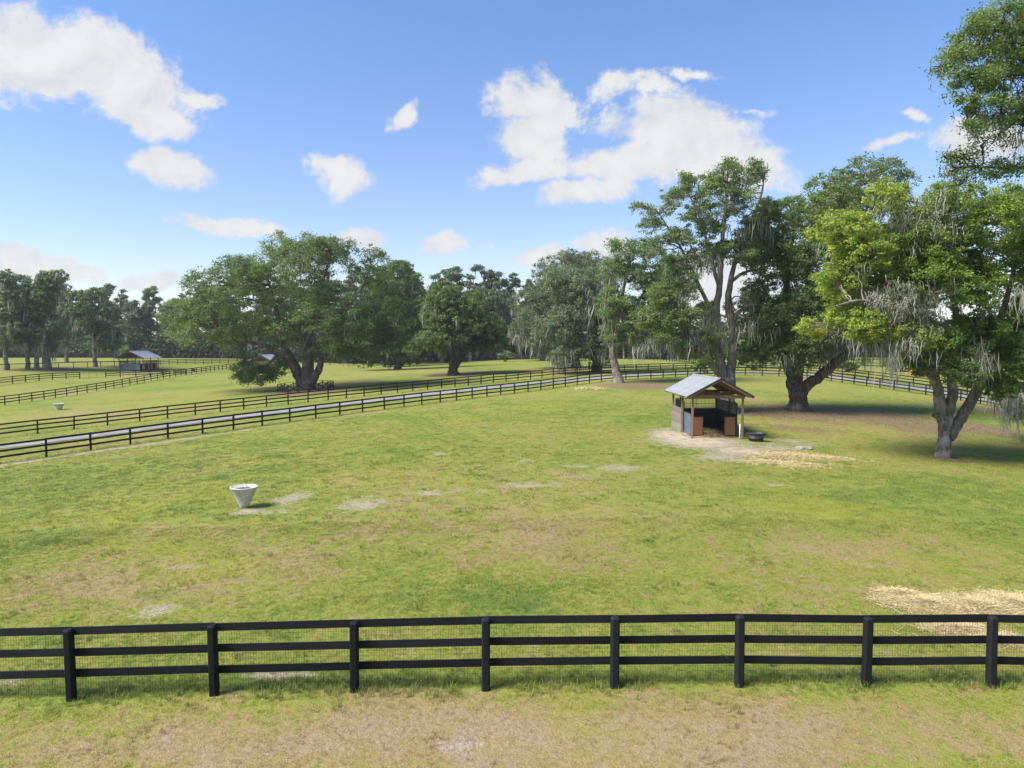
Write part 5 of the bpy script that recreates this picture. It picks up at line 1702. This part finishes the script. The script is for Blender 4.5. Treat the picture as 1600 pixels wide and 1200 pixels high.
# --- sunlit young trees and shrubs beyond the right hand fences, thicket at the foot of the woods, coloured dark to stand for forest shade
def shrub(name, label, px, Y, wpx, hpx, leafm, n, size, sd_, cat='shrub', group=None, tint=.5):
    g = np.random.default_rng(sd_)
    q_ = pt(px, 570, Y)
    z = float(terrain(q_[0], Y))
    s = Y / FPX
    r = tag(empty(name, (q_[0], Y, z)), label, cat, group)
    w_, h_ = wpx * s, hpx * s
    L3 = [(np.array([g.normal(0, w_ * .28), g.normal(0, w_ * .22), h_ * g.uniform(.3, .78)]), (w_ * .34, w_ * .3, h_ * .26), tint + g.normal(0, .12), 1.0) for _ in range(6)]
    V, F, T, Cs = crown_np(L3, n, size, g, max(.4, w_ * .14))
    ac = Acc()
    for l, c in zip(L3, Cs):
        ac.add(*branch_np((g.normal(0, .2), g.normal(0, .2), -.2), l[0], .12, .05, g, .03, 5, 5))
        for q2 in c[:5]:
            ac.add(*branch_np(l[0], q2, .05, .02, g, .03, 3, 4))
    obj('stem', mesh_np('stem', np.concatenate(ac.v), np.concatenate(ac.f), MAT['bark_brown'], True), r)
    obj('foliage', mesh_np('foliage', V, F, MAT[leafm], False, {'tint': T}), r)
    return r


shrub('young_tree', 'bright green young tree beyond the lane between the tall oak and the thick trunk', 1190, 148, 60, 52, 'leaf_fresh', 9000, .4, 301, 'tree', None, .6)
shrub('young_tree', 'bright green young tree just right of the tall oak stems at the lane bend', 1160, 160, 36, 40, 'leaf_fresh', 6000, .4, 302, 'tree', None, .45)
shrub('young_tree', 'light green sapling in front of the lower left stem of the tall open oak', 1105, 120, 22, 34, 'leaf_fresh', 4000, .28, 303, 'tree', None, .6)
shrub('shrub', 'round pale olive shrub right of the lone forked oak', 789, 210, 18, 20, 'leaf_grey', 4500, .4, 304, 'shrub', None, .7)
shrub('shrub', 'pale green bush at the foot of the far woods left of the forked oak', 610, 200, 26, 26, 'leaf_grey', 5000, .45, 305, 'shrub', None, .6)
shrub('shrub', 'sunlit green shrub in the field under the great leaning limb', 1325, 125, 30, 24, 'leaf_fresh', 4000, .35, 306, 'shrub', None, .5)
shrub('shrub', 'sunlit shrub left of the rust brown shed beyond the fences', 1410, 128, 34, 24, 'leaf_fresh', 4500, .35, 307, 'shrub', None, .6)
shrub('shrub', 'green shrub right of the rust brown shed beyond the fences', 1465, 124, 30, 26, 'leaf_fresh', 4000, .35, 308, 'shrub', None, .45)
shrub('young_tree', 'yellow green tree glimpsed behind the roof of the blue panelled shed', 192, 225, 22, 32, 'leaf_fresh', 4000, .5, 309, 'tree', None, .4)

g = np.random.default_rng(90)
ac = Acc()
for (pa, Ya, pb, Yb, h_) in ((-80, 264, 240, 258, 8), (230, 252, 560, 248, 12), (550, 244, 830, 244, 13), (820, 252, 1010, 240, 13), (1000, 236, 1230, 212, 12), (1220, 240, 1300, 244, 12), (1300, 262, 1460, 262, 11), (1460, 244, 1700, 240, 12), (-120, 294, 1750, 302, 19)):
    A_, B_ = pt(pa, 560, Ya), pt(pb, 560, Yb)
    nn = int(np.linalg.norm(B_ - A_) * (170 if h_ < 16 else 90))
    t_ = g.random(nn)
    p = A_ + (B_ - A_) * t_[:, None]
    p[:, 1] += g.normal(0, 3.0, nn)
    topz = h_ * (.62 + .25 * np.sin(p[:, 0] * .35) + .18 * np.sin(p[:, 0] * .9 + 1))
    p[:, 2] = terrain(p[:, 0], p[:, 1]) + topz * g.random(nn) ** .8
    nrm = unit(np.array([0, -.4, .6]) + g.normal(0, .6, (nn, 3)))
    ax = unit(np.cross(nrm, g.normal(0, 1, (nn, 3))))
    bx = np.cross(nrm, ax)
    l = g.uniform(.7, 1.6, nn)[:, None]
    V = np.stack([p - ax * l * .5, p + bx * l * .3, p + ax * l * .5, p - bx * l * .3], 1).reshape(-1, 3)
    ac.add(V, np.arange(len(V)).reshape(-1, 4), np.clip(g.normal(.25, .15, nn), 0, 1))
tag(obj('undergrowth', ac.mesh('undergrowth', MAT['leaf_shaded'])), 'thicket of shrubs along the foot of the far woods, coloured dark for shade', 'undergrowth', kind='stuff')
# ------------------------------------------------------------------ grass and fallen leaves (geometry-node tufts on scattered points)
def tuft_mesh(name, sd_, nb, rad_, h, wd, lean):
    g = np.random.default_rng(sd_)
    a = g.uniform(0, 6.28, nb)
    r_ = rad_ * np.sqrt(g.random(nb))
    p = np.stack([r_ * np.cos(a), r_ * np.sin(a), np.full(nb, -.01)], 1)
    yw = g.uniform(0, 6.28, nb)
    ln = np.abs(g.normal(0, lean, nb))
    hh = h * g.uniform(.45, 1.2, nb)
    d = np.stack([np.cos(yw) * np.sin(ln), np.sin(yw) * np.sin(ln), np.cos(ln)], 1)
    s_ = np.stack([-np.sin(yw), np.cos(yw), np.zeros(nb)], 1)
    s_ = unit(s_ + g.normal(0, .5, (nb, 3))) * wd * .5
    m1 = p + d * hh[:, None] * .55
    tip = p + d * hh[:, None] + np.stack([np.cos(yw), np.sin(yw), np.full(nb, -.3)], 1) * (hh * .22)[:, None]
    V = np.stack([p - s_, p + s_, m1 + s_ * .8, m1 - s_ * .8, tip], 1).reshape(-1, 3)
    b5 = np.arange(nb)[:, None] * 5
    F4 = b5 + np.array([0, 1, 2, 3])
    F3 = b5 + np.array([3, 2, 4])
    t_ = g.random(nb)
    return mesh_np(name, V, [F4, F3], MAT['grass_blade'], False, {'tint': np.concatenate([t_, t_])})


def scatter(name, label, cat, X, Y, scl, protos, matname, attrs):
    Z = terrain(X, Y) + np.sin(X * .83 + 1.3 * np.sin(Y * .41)) * np.sin(Y * .67 + 1.1 * np.sin(X * .37)) * 0.025 * np.clip((60 - np.abs(Y - 30)) / 30, 0, 1) * np.clip((60 - np.abs(X)) / 30, 0, 1)
    n = len(X)
    me = bpy.data.meshes.new(name)
    me.vertices.add(n)
    me.vertices.foreach_set('co', np.stack([X, Y, Z], 1).astype(np.float32).ravel())
    A = dict(attrs)
    A['scl'] = scl
    A['yaw'] = rng.uniform(0, 6.28, n)
    for k, v_ in A.items():
        a = me.attributes.new(k, 'FLOAT', 'POINT')
        a.data.foreach_set('value', np.asarray(v_, np.float32))
    a = me.attributes.new('pick', 'INT', 'POINT')
    a.data.foreach_set('value', rng.integers(0, len(protos), n).astype(np.int32))
    me.update()
    o = obj(name, me)
    ng = bpy.data.node_groups.new(name, 'GeometryNodeTree')
    ng.interface.new_socket('Geometry', in_out='INPUT', socket_type='NodeSocketGeometry')
    ng.interface.new_socket('Geometry', in_out='OUTPUT', socket_type='NodeSocketGeometry')
    N = ng.nodes
    gi, go = N.new('NodeGroupInput'), N.new('NodeGroupOutput')
    iop = N.new('GeometryNodeInstanceOnPoints')
    g2i = N.new('GeometryNodeGeometryToInstance')
    for pm_ in protos:
        po = bpy.data.objects.new(pm_.name, pm_)
        oi_ = N.new('GeometryNodeObjectInfo')
        oi_.inputs['Object'].default_value = po
        ng.links.new(oi_.outputs['Geometry'], g2i.inputs[0])

    def named(nm, typ):
        a_ = N.new('GeometryNodeInputNamedAttribute')
        a_.data_type = typ
        a_.inputs['Name'].default_value = nm
        return a_.outputs[0]
    cx = N.new('ShaderNodeCombineXYZ')
    ng.links.new(named('yaw', 'FLOAT'), cx.inputs[2])
    ng.links.new(gi.outputs[0], iop.inputs['Points'])
    ng.links.new(g2i.outputs[0], iop.inputs['Instance'])
    iop.inputs['Pick Instance'].default_value = True
    ng.links.new(named('pick', 'INT'), iop.inputs['Instance Index'])
    ng.links.new(cx.outputs[0], iop.inputs['Rotation'])
    ng.links.new(named('scl', 'FLOAT'), iop.inputs['Scale'])
    ng.links.new(iop.outputs[0], go.inputs[0])
    md = o.modifiers.new('scatter', 'NODES')
    md.node_group = ng
    return tag(o, label, cat, kind='stuff')


def rand_area(n, ya, yb, wf=.80, x_lo=None, x_hi=None):
    u_ = rng.random(n)
    Y = np.sqrt(ya * ya + u_ * (yb * yb - ya * ya))
    X = rng.uniform(-1, 1, n) * (Y * wf + 1.0)
    return X, Y


protos_n = [tuft_mesh('grass_tuft', 400 + k, 16, .085, .07, .0075, .5) for k in range(5)]
protos_m = [tuft_mesh('grass_tuft', 410 + k, 18, .17, .085, .016, .6) for k in range(4)]
protos_t = [tuft_mesh('grass_tuft', 420 + k, 16, .075, .21, .0085, .38) for k in range(4)]

X, Y = rand_area(70000, 9.0, 27)
X2, Y2 = rand_area(150000, 25, 98)
fd = rng.random(len(Y2)) < np.clip((97 - Y2) / 62, 0, 1) ** 1.4
X2, Y2 = X2[fd], Y2[fd]


def masks_at(X, Y):
    return {k: mask(k, X, Y) for k in MASKS}


def keep(X, Y, A, s):
    p = np.clip(1.05 - 1.5 * np.clip(A['bare'] - .12, 0, 1) - .55 * np.clip(A['litter'], 0, 1), .03, 1)
    # patchy turf: thinner where the dry noise is high
    q_ = .55 + .45 * np.sin(X * .9 + 2 * np.sin(Y * .7)) * np.sin(Y * 1.1 + 1.7 * np.sin(X * .6))
    return rng.random(len(X)) < p * (.55 + .45 * q_)


for nm, lab, XX, YY, pr, s0 in (('grass', 'short mown grass of the near paddock around the foreground fence', X, Y, protos_n, 1.0),
                                ('grass', 'short grass of the middle paddock towards the run-in shed', X2, Y2, protos_m, 1.0)):
    A = masks_at(XX, YY)
    k = keep(XX, YY, A, s0)
    XX, YY = XX[k], YY[k]
    A = {q_: v_[k] for q_, v_ in A.items()}
    sc = s0 * rng.uniform(.5, 1.25, len(XX)) * (1 - .35 * np.clip(A['dry'], 0, 1) + .35 * np.clip(A['lush'], 0, 1))
    scatter(nm, lab, 'grass', XX, YY, sc, pr, 'grass_blade', {q_: A[q_] for q_ in ('dry', 'lush', 'litter')})

# taller uncut grass along the foot of the foreground fence and of the lane fences
fx, fy = [], []
fp = path(FRONT, 1, 2)
t_ = rng.random(5600)
fx.append(np.interp(t_, np.linspace(0, 1, len(fp)), fp[:, 0]))
fy.append(np.interp(t_, np.linspace(0, 1, len(fp)), fp[:, 1]) + .18 + rng.normal(0, .24, 5600))
cl = .5 + .5 * np.sin(fx[0] * 2.1 + 1.2 * np.sin(fx[0] * .9)) * np.sin(fx[0] * .77 + 2)
kk = rng.random(5600) < np.clip(cl * 1.5 - .3, .06, 1)
fx[0], fy[0] = fx[0][kk], fy[0][kk]
for PP, cnt in ((PA, 3500), (PB, 2500)):
    j = rng.integers(0, len(PP) - 1, cnt)
    tt = rng.random(cnt)[:, None]
    q_ = PP[j] + (PP[j + 1] - PP[j]) * tt + rng.normal(0, .22, (cnt, 2))
    fx.append(q_[:, 0])
    fy.append(q_[:, 1])
XX, YY = np.concatenate(fx), np.concatenate(fy)
A = masks_at(XX, YY)
A['lush'] = A['lush'] + .9
A['dry'] = A['dry'] * .2
scatter('grass', 'taller uncut grass along the feet of the fences', 'grass', XX, YY, rng.uniform(.3, .95, len(XX)), protos_t, 'grass_blade', {q_: A[q_] for q_ in ('dry', 'lush', 'litter')})

# ranker clumps in the grazed turf
ncl = 420
u_ = rng.random(ncl)
cy = np.sqrt(100 + u_ * (46 ** 2 - 100))
cx = rng.uniform(-1, 1, ncl) * cy * .8
rad_ = rng.uniform(.12, .75, ncl)
cnt = (rad_ * 38).astype(int) + 3
ix = np.repeat(np.arange(ncl), cnt)
XX = cx[ix] + rng.normal(0, .5, len(ix)) * rad_[ix]
YY = cy[ix] + rng.normal(0, .5, len(ix)) * rad_[ix]
A = masks_at(XX, YY)
k = (A['bare'] < .5)
XX, YY = XX[k], YY[k]
A = {q_: v_[k] for q_, v_ in A.items()}
A['lush'] = A['lush'] + .75
scatter('weeds', 'ranker darker clumps of grass and weeds in the grazed paddock', 'weeds', XX, YY, rng.uniform(.3, .8, len(XX)), protos_t, 'grass_blade', {q_: A[q_] for q_ in ('dry', 'lush', 'litter')})

# fallen leaves under the right hand oaks
V, T = [], []
for (cx, cy, a_, b_, s_) in MASKS['litter'][:7] + MASKS['litter'][18:]:
    k = int(min(5200, 9 * a_ * b_ * s_))
    th = rng.uniform(0, 6.28, k)
    rr = np.sqrt(rng.random(k)) * 1.05
    X, Y = cx + a_ * rr * np.cos(th), cy + b_ * rr * np.sin(th)
    Z = terrain(X, Y) + rng.uniform(.01, .05, k)
    nrm = unit(np.array([0, 0, 1]) + rng.normal(0, .45, (k, 3)))
    ax = unit(np.cross(nrm, rng.normal(0, 1, (k, 3))))
    bx = np.cross(nrm, ax)
    l = rng.uniform(.07, .17, k)[:, None]
    p = np.stack([X, Y, Z], 1)
    V.append(np.stack([p - ax * l * .5, p + bx * l * .28, p + ax * l * .5, p - bx * l * .28], 1).reshape(-1, 3))
    T.append(rng.random(k))
V = np.concatenate(V)
tag(obj('fallen_leaves', mesh_np('fallen_leaves', V, np.arange(len(V)).reshape(-1, 4), MAT['fallen_leaf'], False, {'tint': np.concatenate(T)})),
    'brown fallen leaves on the bare ground under the right hand oaks', 'leaves', kind='stuff')

# ------------------------------------------------------------------ air
m = bpy.data.materials.new('air')
m.use_nodes = True
t = NT(m.node_tree)
t.n.clear()
o = t.node('ShaderNodeOutputMaterial')
pv = t.node('ShaderNodeVolumePrincipled')
pv.inputs['Color'].default_value = (0.92, 0.96, 1.0, 1)
pv.inputs['Density'].default_value = 0.00019
pv.inputs['Anisotropy'].default_value = 0.2
t.l.new(pv.outputs[0], o.inputs['Volume'])
hz = MB().box((-900, -260, -5.0), (900, 960, 46)).build('haze', m)
tag(hz, 'thin pale summer haze over the pasture', kind='stuff')
